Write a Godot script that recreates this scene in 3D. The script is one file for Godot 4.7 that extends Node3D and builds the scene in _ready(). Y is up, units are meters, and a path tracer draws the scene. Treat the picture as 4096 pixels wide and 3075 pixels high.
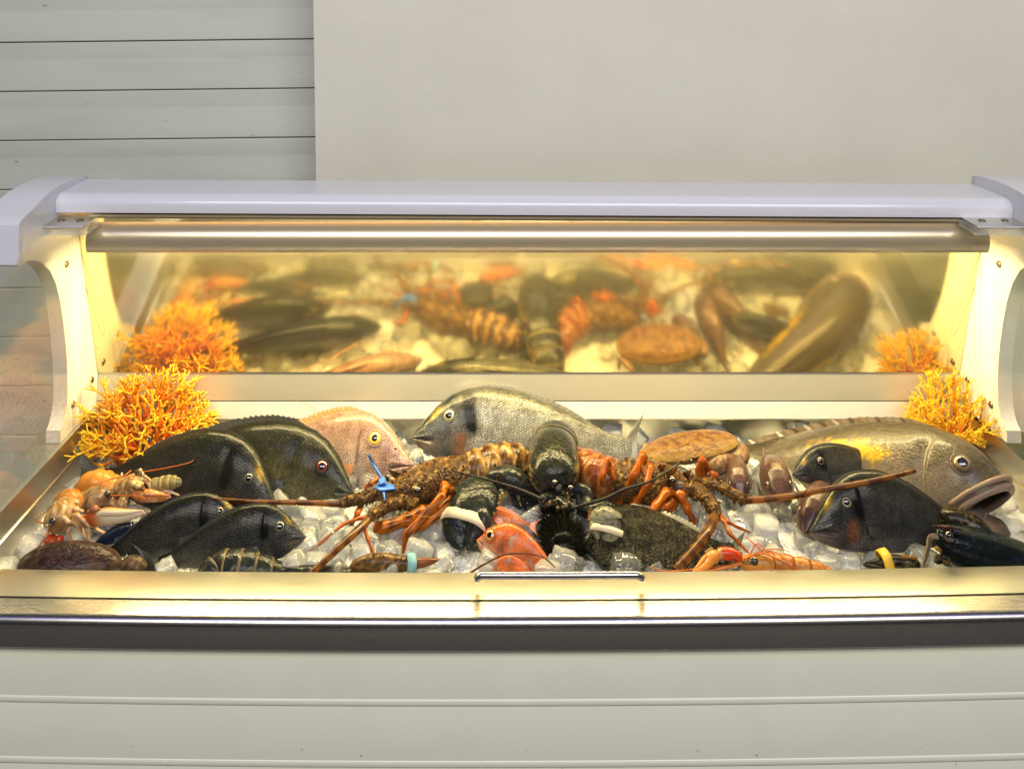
extends Node3D

# Fish counter. y up, metres; the camera stands at x = 0, z = 0 and looks along -z, so "d" is the distance in front of it.
const BED := 0.815            # how far the ice lies below the eye
const EYE := 1.68
const XL := -0.69             # inner faces of the two end panels
const XR := 0.868
var rng := RandomNumberGenerator.new()
var nz := FastNoiseLite.new()
var fine := FastNoiseLite.new()
var M := {}
var blocks := []              # capsules taken up by the catch: [a, b, radius]
var names := {}
var grip := {}                # where a band would sit on the claw made last

# ------------------------------------------------------------------ mesh buffer
class MB:
	var v := PackedVector3Array()
	var c := PackedColorArray()
	var uv := PackedVector2Array()
	var nn := PackedVector3Array()
	var ix := PackedInt32Array()
	var rows := []
	func vert(p: Vector3, col := Color.WHITE, u := Vector2.ZERO) -> int:
		v.append(p); c.append(col); uv.append(u)
		return v.size() - 1
	func tri(a: int, b: int, d: int) -> void:
		ix.append(a); ix.append(b); ix.append(d)
	func grid(n_rows: int, n_cols: int, start: int) -> void:
		for i in n_rows - 1:
			for j in n_cols - 1:
				var a := start + i * n_cols + j
				tri(a, a + n_cols, a + 1)
				tri(a + 1, a + n_cols, a + n_cols + 1)
	func mesh(at: Vector3, m: Material) -> ArrayMesh:
		if at != Vector3.ZERO:
			for i in v.size():
				v[i] -= at
		var arr := []
		arr.resize(Mesh.ARRAY_MAX)
		arr[Mesh.ARRAY_VERTEX] = v
		arr[Mesh.ARRAY_COLOR] = c
		arr[Mesh.ARRAY_TEX_UV] = uv
		arr[Mesh.ARRAY_INDEX] = ix
		var out: ArrayMesh
		if nn.size() == v.size():
			arr[Mesh.ARRAY_NORMAL] = nn
			out = ArrayMesh.new()
			out.add_surface_from_arrays(Mesh.PRIMITIVE_TRIANGLES, arr)
		else:
			var st := SurfaceTool.new()
			st.create_from_arrays(arr)
			st.generate_normals()
			out = st.commit()
		out.surface_set_material(0, m)
		return out

# ------------------------------------------------------------------ places
func at(u: float, v: float, d: float) -> Vector3:
	return Vector3((u - 1035.8) * d / 1855.0, EYE - (v + 10.8) * d / 1855.0, -d)
func on(u: float, v: float, lift: float) -> Vector3:   # a point that stands "lift" above the ice
	return at(u, v, (BED - lift) * 1855.0 / (v + 10.8))
func A(x: float, y: float, l: float) -> Vector3: return on(0.3251 * x, 756.0 + 0.3251 * y, l)
func B(x: float, y: float, l: float) -> Vector3: return on(378.0 + 0.2926 * x, 810.0 + 0.2926 * y, l)
func C(x: float, y: float, l: float) -> Vector3: return on(810.0 + 0.2926 * x, 810.0 + 0.2926 * y, l)
func D(x: float, y: float, l: float) -> Vector3: return on(1188.0 + 0.2601 * x, 864.0 + 0.2601 * y, l)
func E(x: float, y: float, l: float) -> Vector3: return on(1620.0 + 0.2676 * x, 864.0 + 0.2676 * y, l)
func F1(x: float, y: float, l: float) -> Vector3: return on(54.0 + 0.1756 * x, 961.3 + 0.1756 * y, l)
func F2(x: float, y: float, l: float) -> Vector3: return on(648.0 + 0.1756 * x, 961.3 + 0.1756 * y, l)
func F3(x: float, y: float, l: float) -> Vector3: return on(950.5 + 0.1756 * x, 928.9 + 0.1756 * y, l)
func F4(x: float, y: float, l: float) -> Vector3: return on(1382.5 + 0.1756 * x, 928.9 + 0.1756 * y, l)
func F5(x: float, y: float, l: float) -> Vector3: return on(1855.6 + 0.1756 * x, 1026.0 + 0.1756 * y, l)

# ------------------------------------------------------------------ naming
func numbered(called: String) -> String:
	if not names.has(called):
		names[called] = 0
		return called
	names[called] += 1
	return "%s_%03d" % [called, names[called]]
func tag(o: Node3D, label: String, category: String, group := "", kind := "") -> void:
	if label: o.set_meta("label", label)
	if category: o.set_meta("category", category)
	if group: o.set_meta("group", group)
	if kind: o.set_meta("kind", kind)
func thing(called: String, label: String, category: String, pos: Vector3, group := "") -> Node3D:
	var o := Node3D.new()
	o.name = numbered(called)
	add_child(o)
	o.position = pos
	tag(o, label, category, group)
	return o
func part(called: String, b: MB, m: Material, parent: Node3D, local := false) -> MeshInstance3D:
	# world points are taken relative to the thing's base; parts of parts too
	var o := MeshInstance3D.new()
	var base := Vector3.ZERO
	if not local and parent != self:
		base = parent.position
		if parent.get_parent() != self:
			base += (parent.get_parent() as Node3D).position
	if not local and parent != self and parent.get_parent() == self and not parent.basis.is_equal_approx(Basis()):
		for i in b.v.size(): b.v[i] = base + parent.basis.inverse() * (b.v[i] - base)
	o.mesh = b.mesh(base, m)
	o.name = numbered(called) if parent == self else called
	parent.add_child(o, true)
	return o

# ------------------------------------------------------------------ numbers
func sm(a: float, b: float, x: float) -> float: return smoothstep(a, b, x)
func bump(x: float, m: float, w: float) -> float: return exp(-((x - m) / w) * ((x - m) / w))
func mixc(a: Color, b: Color, t: float) -> Color: return a.lerp(b, clampf(t, 0.0, 1.0))
func cr(p: Array, t: float) -> Variant:                # Catmull-Rom through floats or points, t in 0..1
	var n := p.size() - 1
	var x := clampf(t, 0.0, 1.0) * n
	var i := mini(int(x), n - 1)
	var f := x - i
	var a = p[maxi(i - 1, 0)]
	var b = p[i]
	var c = p[i + 1]
	var d = p[mini(i + 2, n)]
	return b + (c - a) * 0.5 * f + (a * 2.0 - b * 5.0 + c * 4.0 - d) * 0.5 * f * f + (b * 3.0 - a - c * 3.0 + d) * 0.5 * f * f * f
func resample(p: Array, n: int) -> Array:
	var out := []
	for i in n:
		out.append(cr(p, float(i) / (n - 1)))
	return out
func lin(xs: Array, ys: Array, x: float) -> float:
	for i in xs.size() - 1:
		if x <= xs[i + 1]:
			return lerpf(ys[i], ys[i + 1], clampf((x - xs[i]) / (xs[i + 1] - xs[i]), 0, 1))
	return ys[-1]

# ------------------------------------------------------------------ shapes
# a closed tube of oval rings along a path; col(t, angle, point) gives the colour
func loft(b: MB, path: Array, rx: Array, ry: Array, up: Vector3, sides: int, col: Variant, pw := 1.0, cap := true) -> void:
	var n := path.size()
	b.rows = []
	var start := b.v.size()
	for i in n:
		var t: Vector3 = (path[mini(i + 1, n - 1)] - path[maxi(i - 1, 0)]).normalized()
		var s := up.cross(t)
		if s.length() < 0.01:
			s = Vector3(0.3, 0.1, 1).cross(t)
		s = s.normalized()
		var w := t.cross(s)
		var ring := []
		var a1: float = rx[i]
		var a2: float = ry[i]
		for j in sides + 1:
			var a := TAU * (j % sides) / sides
			var ca := cos(a)
			var sa := sin(a)
			if pw != 1.0:
				ca = signf(ca) * pow(absf(ca), pw)
				sa = signf(sa) * pow(absf(sa), pw)
			var p: Vector3 = path[i] + s * (ca * a1) + w * (sa * a2)
			var k: Color = col.call(float(i) / (n - 1), a, p) if col is Callable else col
			b.vert(p, k, Vector2(float(j) / sides, float(i) / (n - 1)))
			ring.append(p)
		b.rows.append(ring)
	b.grid(n, sides + 1, start)
	if cap:
		for e in 2:
			var i: int = 0 if e == 0 else n - 1
			var k: Color = b.c[start + i * (sides + 1)]
			var m := b.vert(path[i], k)
			for j in sides:
				var q := start + i * (sides + 1) + j
				if e == 0: b.tri(m, q, q + 1)
				else: b.tri(m, q + 1, q)
func tube(b: MB, pts: Array, r0: float, r1: float, sides: int, col: Variant, n := 0) -> void:
	var p := pts if n == 0 else resample(pts, n)
	var r := []
	for i in p.size():
		r.append(lerpf(r0, r1, float(i) / (p.size() - 1)))
	loft(b, p, r, r, Vector3(0.13, 0.97, 0.21), sides, col)
func spike(b: MB, p: Vector3, dir: Vector3, length: float, r: float, col: Color, tipcol: Color) -> void:
	var s := dir.cross(Vector3(0.3, 0.8, 0.5)).normalized()
	var w := dir.cross(s).normalized()
	var k := b.vert(p + dir.normalized() * length, tipcol)
	var f := b.v.size()
	for j in 5:
		var a := TAU * j / 5
		b.vert(p + s * (cos(a) * r) + w * (sin(a) * r), col)
	for j in 5:
		b.tri(k, f + j, f + (j + 1) % 5)
		b.tri(k, f + (j + 1) % 5, f + j)
func ball(b: MB, p: Vector3, ax: Vector3, ay: Vector3, az: Vector3, col: Variant, nu := 18, nv := 12) -> void:
	var start := b.v.size()
	for i in nv + 1:
		var th := PI * i / nv
		for j in nu + 1:
			var a := TAU * (j % nu) / nu
			var q := Vector3(sin(th) * cos(a), sin(th) * sin(a), cos(th))
			var k: Color = col.call(q) if col is Callable else col
			b.vert(p + ax * q.x + ay * q.y + az * q.z, k)
	for i in nv:
		for j in nu:
			var a := start + i * (nu + 1) + j
			b.tri(a, a + 1, a + nu + 1)
			b.tri(a + 1, a + nu + 2, a + nu + 1)
# a profile of (d, height) points, closed, run along x; shift(x) moves it by (d, height); corners over 35 degrees stay sharp
func prism(b: MB, prof: Array, xs: Array, shift: Variant = null, col := Color.WHITE) -> void:
	var n := prof.size()
	var area := 0.0
	for i in n:
		area += prof[i].x * prof[(i + 1) % n].y - prof[(i + 1) % n].x * prof[i].y
	var en := []
	for i in n:
		var e: Vector2 = (prof[(i + 1) % n] - prof[i]).normalized()
		en.append(Vector2(e.y, -e.x) * signf(area))
	for i in n:
		var j := (i + 1) % n
		var na: Vector2 = en[i]
		var nb: Vector2 = en[i]
		if en[i].dot(en[(i + n - 1) % n]) > 0.8: na = (en[i] + en[(i + n - 1) % n]).normalized()
		if en[i].dot(en[j]) > 0.8: nb = (en[i] + en[j]).normalized()
		var s := b.v.size()
		for x in xs:
			var o: Vector2 = shift.call(x) if shift is Callable else Vector2.ZERO
			for k in 2:
				var p: Vector2 = (prof[i] if k == 0 else prof[j]) + o
				b.vert(Vector3(x, EYE - p.y, -p.x), col, Vector2(x, p.y + p.x))
				var q := na if k == 0 else nb
				b.nn.append(Vector3(0, -q.y, -q.x))
		for k in xs.size() - 1:
			var a := s + k * 2
			if area > 0:
				b.tri(a, a + 1, a + 2); b.tri(a + 1, a + 3, a + 2)
			else:
				b.tri(a, a + 2, a + 1); b.tri(a + 1, a + 2, a + 3)
	var poly := PackedVector2Array(prof)
	var tr := Geometry2D.triangulate_polygon(poly)
	for e in 2:
		var x: float = xs[0] if e == 0 else xs[-1]
		var o: Vector2 = shift.call(x) if shift is Callable else Vector2.ZERO
		var s := b.v.size()
		for p in prof:
			b.vert(Vector3(x, EYE - p.y - o.y, -p.x - o.x), col)
			b.nn.append(Vector3(-1 if e == 0 else 1, 0, 0))
		for k in tr.size() / 3:
			var q := [tr[k * 3], tr[k * 3 + 1], tr[k * 3 + 2]]
			var cross: float = (prof[q[1]] - prof[q[0]]).cross(prof[q[2]] - prof[q[0]])
			if (cross > 0) == (e == 1): b.tri(s + q[0], s + q[1], s + q[2])
			else: b.tri(s + q[0], s + q[2], s + q[1])
func box(b: MB, lo: Vector3, hi: Vector3, bev := 0.0, shift: Variant = null) -> void:   # a block; its long edges along x are bevelled
	var d0 := -hi.z
	var d1 := -lo.z
	var h0 := EYE - hi.y
	var h1 := EYE - lo.y
	var pr := [Vector2(d0, h0), Vector2(d1, h0), Vector2(d1, h1), Vector2(d0, h1)]
	if bev > 0:
		pr = [Vector2(d0 + bev, h0), Vector2(d1 - bev, h0), Vector2(d1, h0 + bev), Vector2(d1, h1 - bev), Vector2(d1 - bev, h1), Vector2(d0 + bev, h1), Vector2(d0, h1 - bev), Vector2(d0, h0 + bev)]
	prism(b, pr, [lo.x, hi.x], shift)
func span(a: float, b: float, n: int) -> Array:
	var o := []
	for i in n + 1: o.append(lerpf(a, b, float(i) / n))
	return o
# an outline of (d, height) points given thickness along x
func plate(b: MB, prof: Array, x0: float, x1: float) -> void:
	prism(b, prof, [x0, x1])

# ------------------------------------------------------------------ materials
func L(r: float, g: float, b: float) -> Color: return Color(r, g, b).linear_to_srgb()
func mat(col: Color, rough: float, metal := 0.0) -> StandardMaterial3D:
	var m := StandardMaterial3D.new()
	m.albedo_color = col
	m.roughness = rough
	m.metallic = metal
	return m
func vmat(rough: float, metal := 0.0, coat := 0.0) -> StandardMaterial3D:
	var m := mat(Color.WHITE, rough, metal)
	m.vertex_color_use_as_albedo = true
	if coat > 0:
		m.clearcoat_enabled = true
		m.clearcoat = coat
		m.clearcoat_roughness = 0.08
	return m
func normal_on(m: StandardMaterial3D, tex: Texture2D, scale: float, uvs: float) -> StandardMaterial3D:
	m.normal_enabled = true
	m.normal_texture = tex
	m.normal_scale = scale
	m.uv1_triplanar = true
	m.uv1_scale = Vector3.ONE * uvs
	return m
func noise_normal(freq: float, kind: int, oct: int, strength: float, size := 256) -> ImageTexture:
	var f := FastNoiseLite.new()
	f.seed = 11
	f.noise_type = kind as FastNoiseLite.NoiseType
	f.frequency = freq
	f.fractal_octaves = oct
	var im := f.get_seamless_image(size, size)
	im.bump_map_to_normal_map(strength)
	return ImageTexture.create_from_image(im)
func scale_maps() -> Array:                  # overlapping fish scales, 16 by 16
	var n := 512
	var im := Image.create(n, n, false, Image.FORMAT_RGBA8)
	var cell := n / 16.0
	for y in n:
		for x in n:
			var best := 0.0
			var wob := 3.0 * sin(y * TAU / n * 5.0) + 2.5 * sin(x * TAU / n * 3.0)
			var gx := (x + wob) / cell
			var row := floori(gx)
			var fx := gx - row
			for k in 2:
				var r := row - k
				var gy := y / cell + (0.5 if posmod(r, 2) == 1 else 0.0)
				var dy := gy - floorf(gy) - 0.5
				var dx := (fx + k) * 0.62
				if dx * dx * 0.8 + dy * dy * 2.2 < 0.66:
					best = maxf(best, 0.35 + 0.55 * dx - 0.3 * dy * dy)
			var h := clampf(best, 0, 1)
			im.set_pixel(x, y, Color(h, h, h))
	var tone := Image.create(n, n, false, Image.FORMAT_RGBA8)
	var f := FastNoiseLite.new()
	f.seed = 21
	f.frequency = 0.05
	f.fractal_octaves = 4
	var sp := f.get_seamless_image(n, n)
	for y in n:
		for x in n:
			var g := clampf(0.42 + 0.52 * im.get_pixel(x, y).r + 0.9 * (sp.get_pixel(x, y).r - 0.5), 0.12, 1.0)
			tone.set_pixel(x, y, Color(g, g, g))
	im.bump_map_to_normal_map(14.0)
	return [ImageTexture.create_from_image(im), ImageTexture.create_from_image(tone)]
func brushed(long_x: bool, lo: float, hi: float) -> ImageTexture:   # fine drawn lines as a grey map
	var n := 512
	var im := Image.create(n, n, false, Image.FORMAT_RGBA8)
	var f := FastNoiseLite.new()
	f.seed = 5
	f.frequency = 0.02
	f.fractal_octaves = 3
	var base := f.get_seamless_image(n, n)
	for y in n:
		var streak := rng.randf()
		for x in n:
			var g := base.get_pixel(x, y).r * 0.65 + 0.35 * (streak if long_x else 0.5)
			g = lerpf(lo, hi, g)
			im.set_pixel(x, y, Color(g, g, g))
	return ImageTexture.create_from_image(im)
func grime(lo: float, specks: int, sd: int) -> ImageTexture:   # faint uneven dirt with a few specks
	var n := 512
	var f := FastNoiseLite.new()
	f.seed = sd
	f.frequency = 0.006
	f.fractal_octaves = 5
	var im := f.get_seamless_image(n, n)
	var out := Image.create(n, n, false, Image.FORMAT_RGBA8)
	for y in n:
		for x in n:
			var g := clampf(lerpf(lo, 1.0, sm(0.15, 0.7, im.get_pixel(x, y).r)), 0, 1)
			out.set_pixel(x, y, Color(g, g * 0.997, g * 0.985))
	var r := RandomNumberGenerator.new()
	r.seed = sd
	for k in specks:
		var x := r.randi_range(2, n - 6)
		var y := r.randi_range(2, n - 6)
		var g := r.randf_range(0.55, 0.85)
		for j in r.randi_range(1, 3):
			for i in r.randi_range(1, 3): out.set_pixel(x + i, y + j, Color(g, g * 0.97, g * 0.92))
	return ImageTexture.create_from_image(out)

# ------------------------------------------------------------------ fish
const FT := [0.0, 0.025, 0.06, 0.11, 0.17, 0.24, 0.32, 0.42, 0.52, 0.62, 0.72, 0.82, 0.91, 1.0]
const F_TOP := [0.004, 0.032, 0.075, 0.128, 0.172, 0.198, 0.207, 0.202, 0.182, 0.153, 0.117, 0.080, 0.052, 0.048]
const F_BOT := [-0.004, -0.028, -0.054, -0.085, -0.112, -0.135, -0.150, -0.156, -0.148, -0.128, -0.098, -0.066, -0.046, -0.044]
const F_WID := [0.004, 0.022, 0.040, 0.058, 0.070, 0.078, 0.081, 0.079, 0.071, 0.060, 0.046, 0.030, 0.016, 0.004]

func gilthead(t: float, s: float, p: Vector3, k: Dictionary) -> Color:
	var dark: float = k.get("dark", 1.0)  # below one, backlit shade is put into the skin, beyond its own dark back
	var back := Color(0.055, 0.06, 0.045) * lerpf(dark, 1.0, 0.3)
	if k.has("silver"): back = Color(0.24, 0.23, 0.16)  # paler gold back: lamplight from above put into the colour
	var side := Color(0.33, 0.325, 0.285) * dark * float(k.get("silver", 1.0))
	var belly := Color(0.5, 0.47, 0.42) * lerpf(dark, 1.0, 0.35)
	var g := nz.get_noise_3dv(p * 130.0)
	var c := mixc(belly, side, sm(-0.95, -0.35, s + g * 0.1))
	c = mixc(c, back, sm(0.25, 0.95, s + g * 0.25))
	c = c * (1.0 + 0.35 * fine.get_noise_3dv(p * 900.0) + 0.25 * fine.get_noise_3d(p.x * 350.0, p.y * 1400.0, 3.0))
	if t < 0.30:                                       # head: bare grey skin
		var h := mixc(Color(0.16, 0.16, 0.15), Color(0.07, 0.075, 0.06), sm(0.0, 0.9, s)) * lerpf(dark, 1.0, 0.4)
		h = h * (1.0 + 0.4 * g)
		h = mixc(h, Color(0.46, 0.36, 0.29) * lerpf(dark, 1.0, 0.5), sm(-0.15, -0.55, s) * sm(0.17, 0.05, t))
		c = mixc(c, h, sm(0.245, 0.20, t + 0.05 * s * s - 0.02))
		var brow := bump(t, 0.105, 0.022) * sm(0.5, 0.66, s) * sm(0.96, 0.86, s)
		c = mixc(c, Color(0.62, 0.42, 0.05), brow * 0.9)
	var blot := bump(t + 0.03 * s, 0.268, 0.030) * sm(-0.30, 0.02, s) * sm(1.0, 0.72, s)
	c = mixc(c, Color(0.012, 0.012, 0.012), clampf(blot * 1.6 + g * 0.3 * sm(0.05, 0.3, blot), 0, 1))
	c = mixc(c, Color(0.5, 0.17, 0.07), 0.75 * bump(t, 0.225, 0.028) * sm(-0.05, -0.25, s) * sm(-0.95, -0.6, s) * float(k.get("cheek", 1.0)))
	return c
func porgy(t: float, s: float, p: Vector3, k: Dictionary) -> Color:
	var g := nz.get_noise_3dv(p * 120.0)
	var c := mixc(Color(0.60, 0.46, 0.38), Color(0.54, 0.31, 0.21), sm(-0.5, 0.7, s + g * 0.4))
	c = c * (1.0 + 0.22 * fine.get_noise_3dv(p * 800.0))
	if t < 0.27:
		c = mixc(c, Color(0.47, 0.30, 0.23) * (1.0 + 0.5 * g), sm(0.27, 0.2, t))
		c = mixc(c, Color(0.25, 0.07, 0.08), 0.7 * bump(t, 0.115, 0.03) * bump(s, 0.3, 0.18))
		c = mixc(c, Color(0.32, 0.13, 0.11), 0.7 * bump(t, 0.04, 0.05) * bump(s, -0.2, 0.3))
	c = mixc(c, Color(0.10, 0.05, 0.04), 0.6 * bump(t, 0.285 - 0.03 * s, 0.008) * sm(-0.7, -0.3, s) * sm(0.75, 0.4, s))
	return c
func blackbream(t: float, s: float, p: Vector3, k: Dictionary) -> Color:
	var g := nz.get_noise_3dv(p * 120.0)
	var c := mixc(Color(0.20, 0.19, 0.11), Color(0.028, 0.032, 0.022), sm(-0.6, 0.65, s + g * 0.35))
	c = c * (1.0 + 0.4 * fine.get_noise_3dv(p * 800.0) + 0.3 * fine.get_noise_3d(p.x * 350.0, p.y * 1400.0, 3.0))
	c = mixc(c, Color(0.02, 0.015, 0.012), 0.85 * bump(t, 0.15, 0.075) * bump(s, 0.3, 0.38))
	c = mixc(c, Color(0.012, 0.012, 0.01), 0.6 * bump(t, 0.3, 0.02) * sm(-0.1, 0.2, s) * sm(0.9, 0.6, s))
	return c
func redfish(t: float, s: float, p: Vector3, k: Dictionary) -> Color:
	var g := nz.get_noise_3dv(p * 140.0)
	var c := mixc(Color(0.60, 0.30, 0.15), Color(0.70, 0.14, 0.02), sm(-0.55, 0.2, s + g * 0.6))
	c = mixc(c, Color(0.5, 0.28, 0.2), sm(0.12, 0.5, nz.get_noise_3dv(p * 60.0 + Vector3(9, 0, 0))))
	c = mixc(c, Color(0.07, 0.03, 0.03), 0.6 * bump(t, 0.28, 0.06) * bump(s, -0.1, 0.25))
	return c * (1.0 + 0.25 * fine.get_noise_3dv(p * 900.0))
func brownfish(t: float, s: float, p: Vector3, k: Dictionary) -> Color:
	var g := nz.get_noise_3dv(p * 120.0)
	var c := mixc(Color(0.30, 0.20, 0.15), Color(0.17, 0.09, 0.065), sm(-0.5, 0.6, s + g * 0.5))
	c = mixc(c, Color(0.07, 0.032, 0.036), sm(0.26, 0.08, t) * 0.8 * sm(-0.2, 0.3, s))
	c = mixc(c, Color(0.36, 0.27, 0.2), sm(0.2, 0.05, t) * 0.7 * sm(-0.1, -0.5, s))
	c = mixc(c, Color(0.33, 0.24, 0.12), 0.6 * sm(0.3, 0.55, t) * sm(0.0, -0.4, s))
	return c * (1.0 + 0.3 * fine.get_noise_3dv(p * 800.0) + 0.3 * g)
func flatfish(t: float, s: float, p: Vector3, k: Dictionary) -> Color:
	var g := nz.get_noise_3dv(p * 60.0)
	var c := mixc(Color(0.032, 0.03, 0.017), Color(0.008, 0.008, 0.006), sm(-0.1, 0.25, g))
	return c * (1.0 + 0.5 * fine.get_noise_3dv(p * 600.0))
func bluefish(t: float, s: float, p: Vector3, k: Dictionary) -> Color:
	return Color(0.012, 0.03, 0.085) * (1.0 + 0.6 * nz.get_noise_3dv(p * 200.0))

# A fish from its nose to the root of its tail; "up" is where its back points. o: skin (a colour function), and hf, wf (height, width), bend (arch of the back), curl (sideways), eye [t, s, radius, iris, pupil], mouth, fins
func fish(called: String, label: String, nose: Vector3, tail: Vector3, up: Vector3, o: Dictionary) -> Node3D:
	var X := (nose - tail).normalized()
	var Y := (up - X * up.dot(X)).normalized()
	var Z := X.cross(Y)
	var len := nose.distance_to(tail)
	var mid := (nose + tail) * 0.5
	var root := thing(called, label, "fish", mid, o.get("group", ""))
	root.basis = Basis(X, Y, Z)
	var hf: float = o.get("hf", 1.0)
	var wf: float = o.get("wf", 1.0)
	var bend: float = o.get("bend", 0.0)
	var curl: float = o.get("curl", 0.0)
	var skin: Callable = o.skin
	var mouth: float = o.get("mouth", 0.11)
	var drop: float = o.get("drop", 0.0)                # how far the snout hangs below the axis
	blocks.append([nose.lerp(tail, 0.15), nose.lerp(tail, 0.85), len * 0.12 * hf])
	var nt := 160
	var na := 80
	var b := MB.new()
	var place := func(t: float, a: float) -> Vector3:
		var top := lin(FT, F_TOP, t) * hf
		var bot := lin(FT, F_BOT, t) * hf
		var w := lin(FT, F_WID, t) * wf
		var s := sin(a)
		var zz := cos(a)
		zz = signf(zz) * pow(absf(zz), 0.8)
		var cy := (top + bot) * 0.5 + bend * sin(PI * clampf(t, 0, 1)) - drop * sm(0.3, 0.0, t)
		var fall := 1.0
		# gill cover: a step behind the cheek; a groove for the mouth
		var g := t - (0.275 - 0.035 * s * s)
		fall -= 0.07 * sm(0.0, 0.012, g) * sm(0.10, 0.012, g) * sm(0.85, 0.5, absf(s))
		fall -= 0.05 * bump(t, 0.175 - 0.03 * s * s, 0.008) * sm(0.6, 0.2, s)
		var ms := -0.18 - 2.0 * t
		fall -= float(o.get("cut", 0.30)) * bump(s, ms, 0.09) * sm(mouth, mouth * 0.7, t)
		fall += 0.10 * (bump(s, ms + 0.2, 0.10) + bump(s, ms - 0.2, 0.11)) * sm(mouth, mouth * 0.6, t)
		var y := cy + (top - bot) * 0.5 * s
		var z := w * zz * fall
		return Vector3((0.5 - t) * len, y * len, (z + curl * t * t) * len)
	for i in nt + 1:
		var t := pow(float(i) / nt, 1.25)
		for j in na + 1:
			var a := TAU * (j % na) / na
			var p: Vector3 = place.call(t, a)
			var s := sin(a)
			var k: Color = skin.call(t, s, p, o)
			var ms := -0.18 - 2.0 * t
			k = mixc(k, Color(0.02, 0.012, 0.01), 0.8 * bump(s, ms, float(o.get("gap", 0.045))) * sm(mouth, mouth * 0.8, t))
			k = k * (1.0 + 0.55 * nz.get_noise_3dv(p * 38.0 + mid * 50.0))
			b.vert(p, Color(maxf(k.r, 0.003), maxf(k.g, 0.003), maxf(k.b, 0.003)))
	b.grid(nt + 1, na + 1, 0)
	part("body", b, o.get("mat", M.fish), root, true)
	# eyes
	var e: Array = o.get("eye", [0.155, 0.36, 0.026, Color(0.2, 0.16, 0.08), 0.58])
	for side in 2:
		var a0: float = asin(e[1]) if side == 0 else PI - asin(e[1])
		var p: Vector3 = place.call(e[0], a0)
		var px: Vector3 = place.call(e[0] + 0.03, a0) - place.call(e[0] - 0.03, a0)
		var py: Vector3 = place.call(e[0], a0 + 0.15) - place.call(e[0], a0 - 0.15)
		var out := px.cross(py).normalized()
		if out.z * (1 if side == 0 else -1) < 0: out = -out
		var r: float = e[2] * len
		var iris: Color = e[3]
		var pupil: float = e[4]
		var ex := out.cross(Vector3.UP).normalized()
		var ey := out.cross(ex)
		var eb := MB.new()
		ball(eb, p - out * r * 0.18, ex * r, ey * r, out * r * 0.62, func(q: Vector3) -> Color:
			var d := Vector2(q.x, q.y).length()
			if q.z < 0: return Color(0.05, 0.05, 0.05)
			if d < pupil: return Color(0.006, 0.006, 0.008)
			if d < pupil + 0.06: return iris * 1.3
			return mixc(iris, iris * 0.45, sm(0.7, 0.93, d)) if d < 0.93 else Color(0.05, 0.045, 0.04), 28, 22)
		part("eye", eb, M.eye, root, true)
		if o.get("rim", true):                          # the fold of skin round the eye
			var rb := MB.new()
			var ring := []
			for k in 25: ring.append(p + (ex * cos(TAU * k / 24) + ey * sin(TAU * k / 24)) * r * 1.04 - out * r * 0.02)
			tube(rb, ring, r * 0.12, r * 0.12, 6, skin.call(e[0] + 0.01, e[1] - 0.1, p, o) * 0.8)
			part("eyelid", rb, M.wet, root, true)
	# nostril
	var nb := MB.new()
	var np: Vector3 = place.call(0.085, asin(0.55))
	ball(nb, np, Vector3.RIGHT * len * 0.008, Vector3.UP * len * 0.004, Vector3.BACK * len * 0.004, Color(0.01, 0.008, 0.006), 8, 6)
	part("nostril", nb, M.wet, root, true)
	var finc: Color = o.get("fin", Color(0.07, 0.07, 0.06))
	if o.get("dorsal", 1.0) > 0:
		var fb := MB.new()
		var n := 44
		for j in n + 1:
			var f := float(j) / n
			var t := lerpf(0.27, 0.86, f)
			var base: Vector3 = place.call(t, PI / 2)
			var h: float = len * 0.055 * float(o.dorsal if o.has("dorsal") else 1.0) * sm(0, 0.1, f) * sm(1.05, 0.7, f) * (1.0 if j % 2 == 0 else (0.72 if f < 0.55 else 0.92))
			for i in 4:
				var g := i / 3.0
				fb.vert(base + Vector3(-h * 1.1 * g, h * (g * 0.62) - len * 0.008 * (1 - g), (0.0012 if j % 2 == 0 else -0.0008) * (1 - g * 0.5)), finc * (1.25 if j % 2 == 0 else 0.7))
		fb.grid(n + 1, 4, 0)
		part("dorsal_fin", fb, M.fin, root, true)
	if o.get("tail", 1.0) > 0:
		var tb := MB.new()
		var tl: float = len * 0.2 * float(o.get("tail", 1.0))
		var n := 40
		for j in n + 1:
			var f := float(j) / n * 2.0 - 1.0
			for i in 7:
				var g := i / 6.0
				var reach := tl * (0.50 + 0.50 * f * f) * g - 0.012 * len * (1.0 - g)
				var sp := lerpf(0.043 * hf, 0.165, pow(g, 1.1)) * len
				tb.vert(Vector3(-0.485 * len - reach, f * sp, curl * len + (0.0009 if j % 2 == 0 else -0.0009) + curl * reach * 1.2 + 0.012 * len * sin(f * 4.0) * g), finc * (1.3 if j % 2 == 0 else 0.75))
		tb.grid(n + 1, 7, 0)
		part("tail_fin", tb, M.fin, root, true)
	for side in 2:
		var pb := MB.new()
		var n := 24
		var q := 1.0 if side == 0 else -1.0
		for j in n + 1:
			var f := float(j) / n
			var a0: float = asin(lerpf(-0.32, -0.5, f))
			var base: Vector3 = place.call(0.305, a0 if side == 0 else PI - a0)
			var ln: float = len * 0.23 * (0.28 + 0.72 * sin(PI * (0.12 + 0.62 * (1.0 - f)))) * float(o.get("pectoral", 1.0))
			var dir := Vector3(-1, lerpf(0.05, -0.75, f), 0).normalized()
			for i in 6:
				var g := i / 5.0
				pb.vert(base + dir * ln * g + Vector3(0, 0, q * (0.004 + 0.05 * ln * sin(g * 2.6) + (0.0006 if j % 2 == 0 else -0.0006))), finc * (1.5 if j % 2 == 0 else 0.9))
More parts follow.
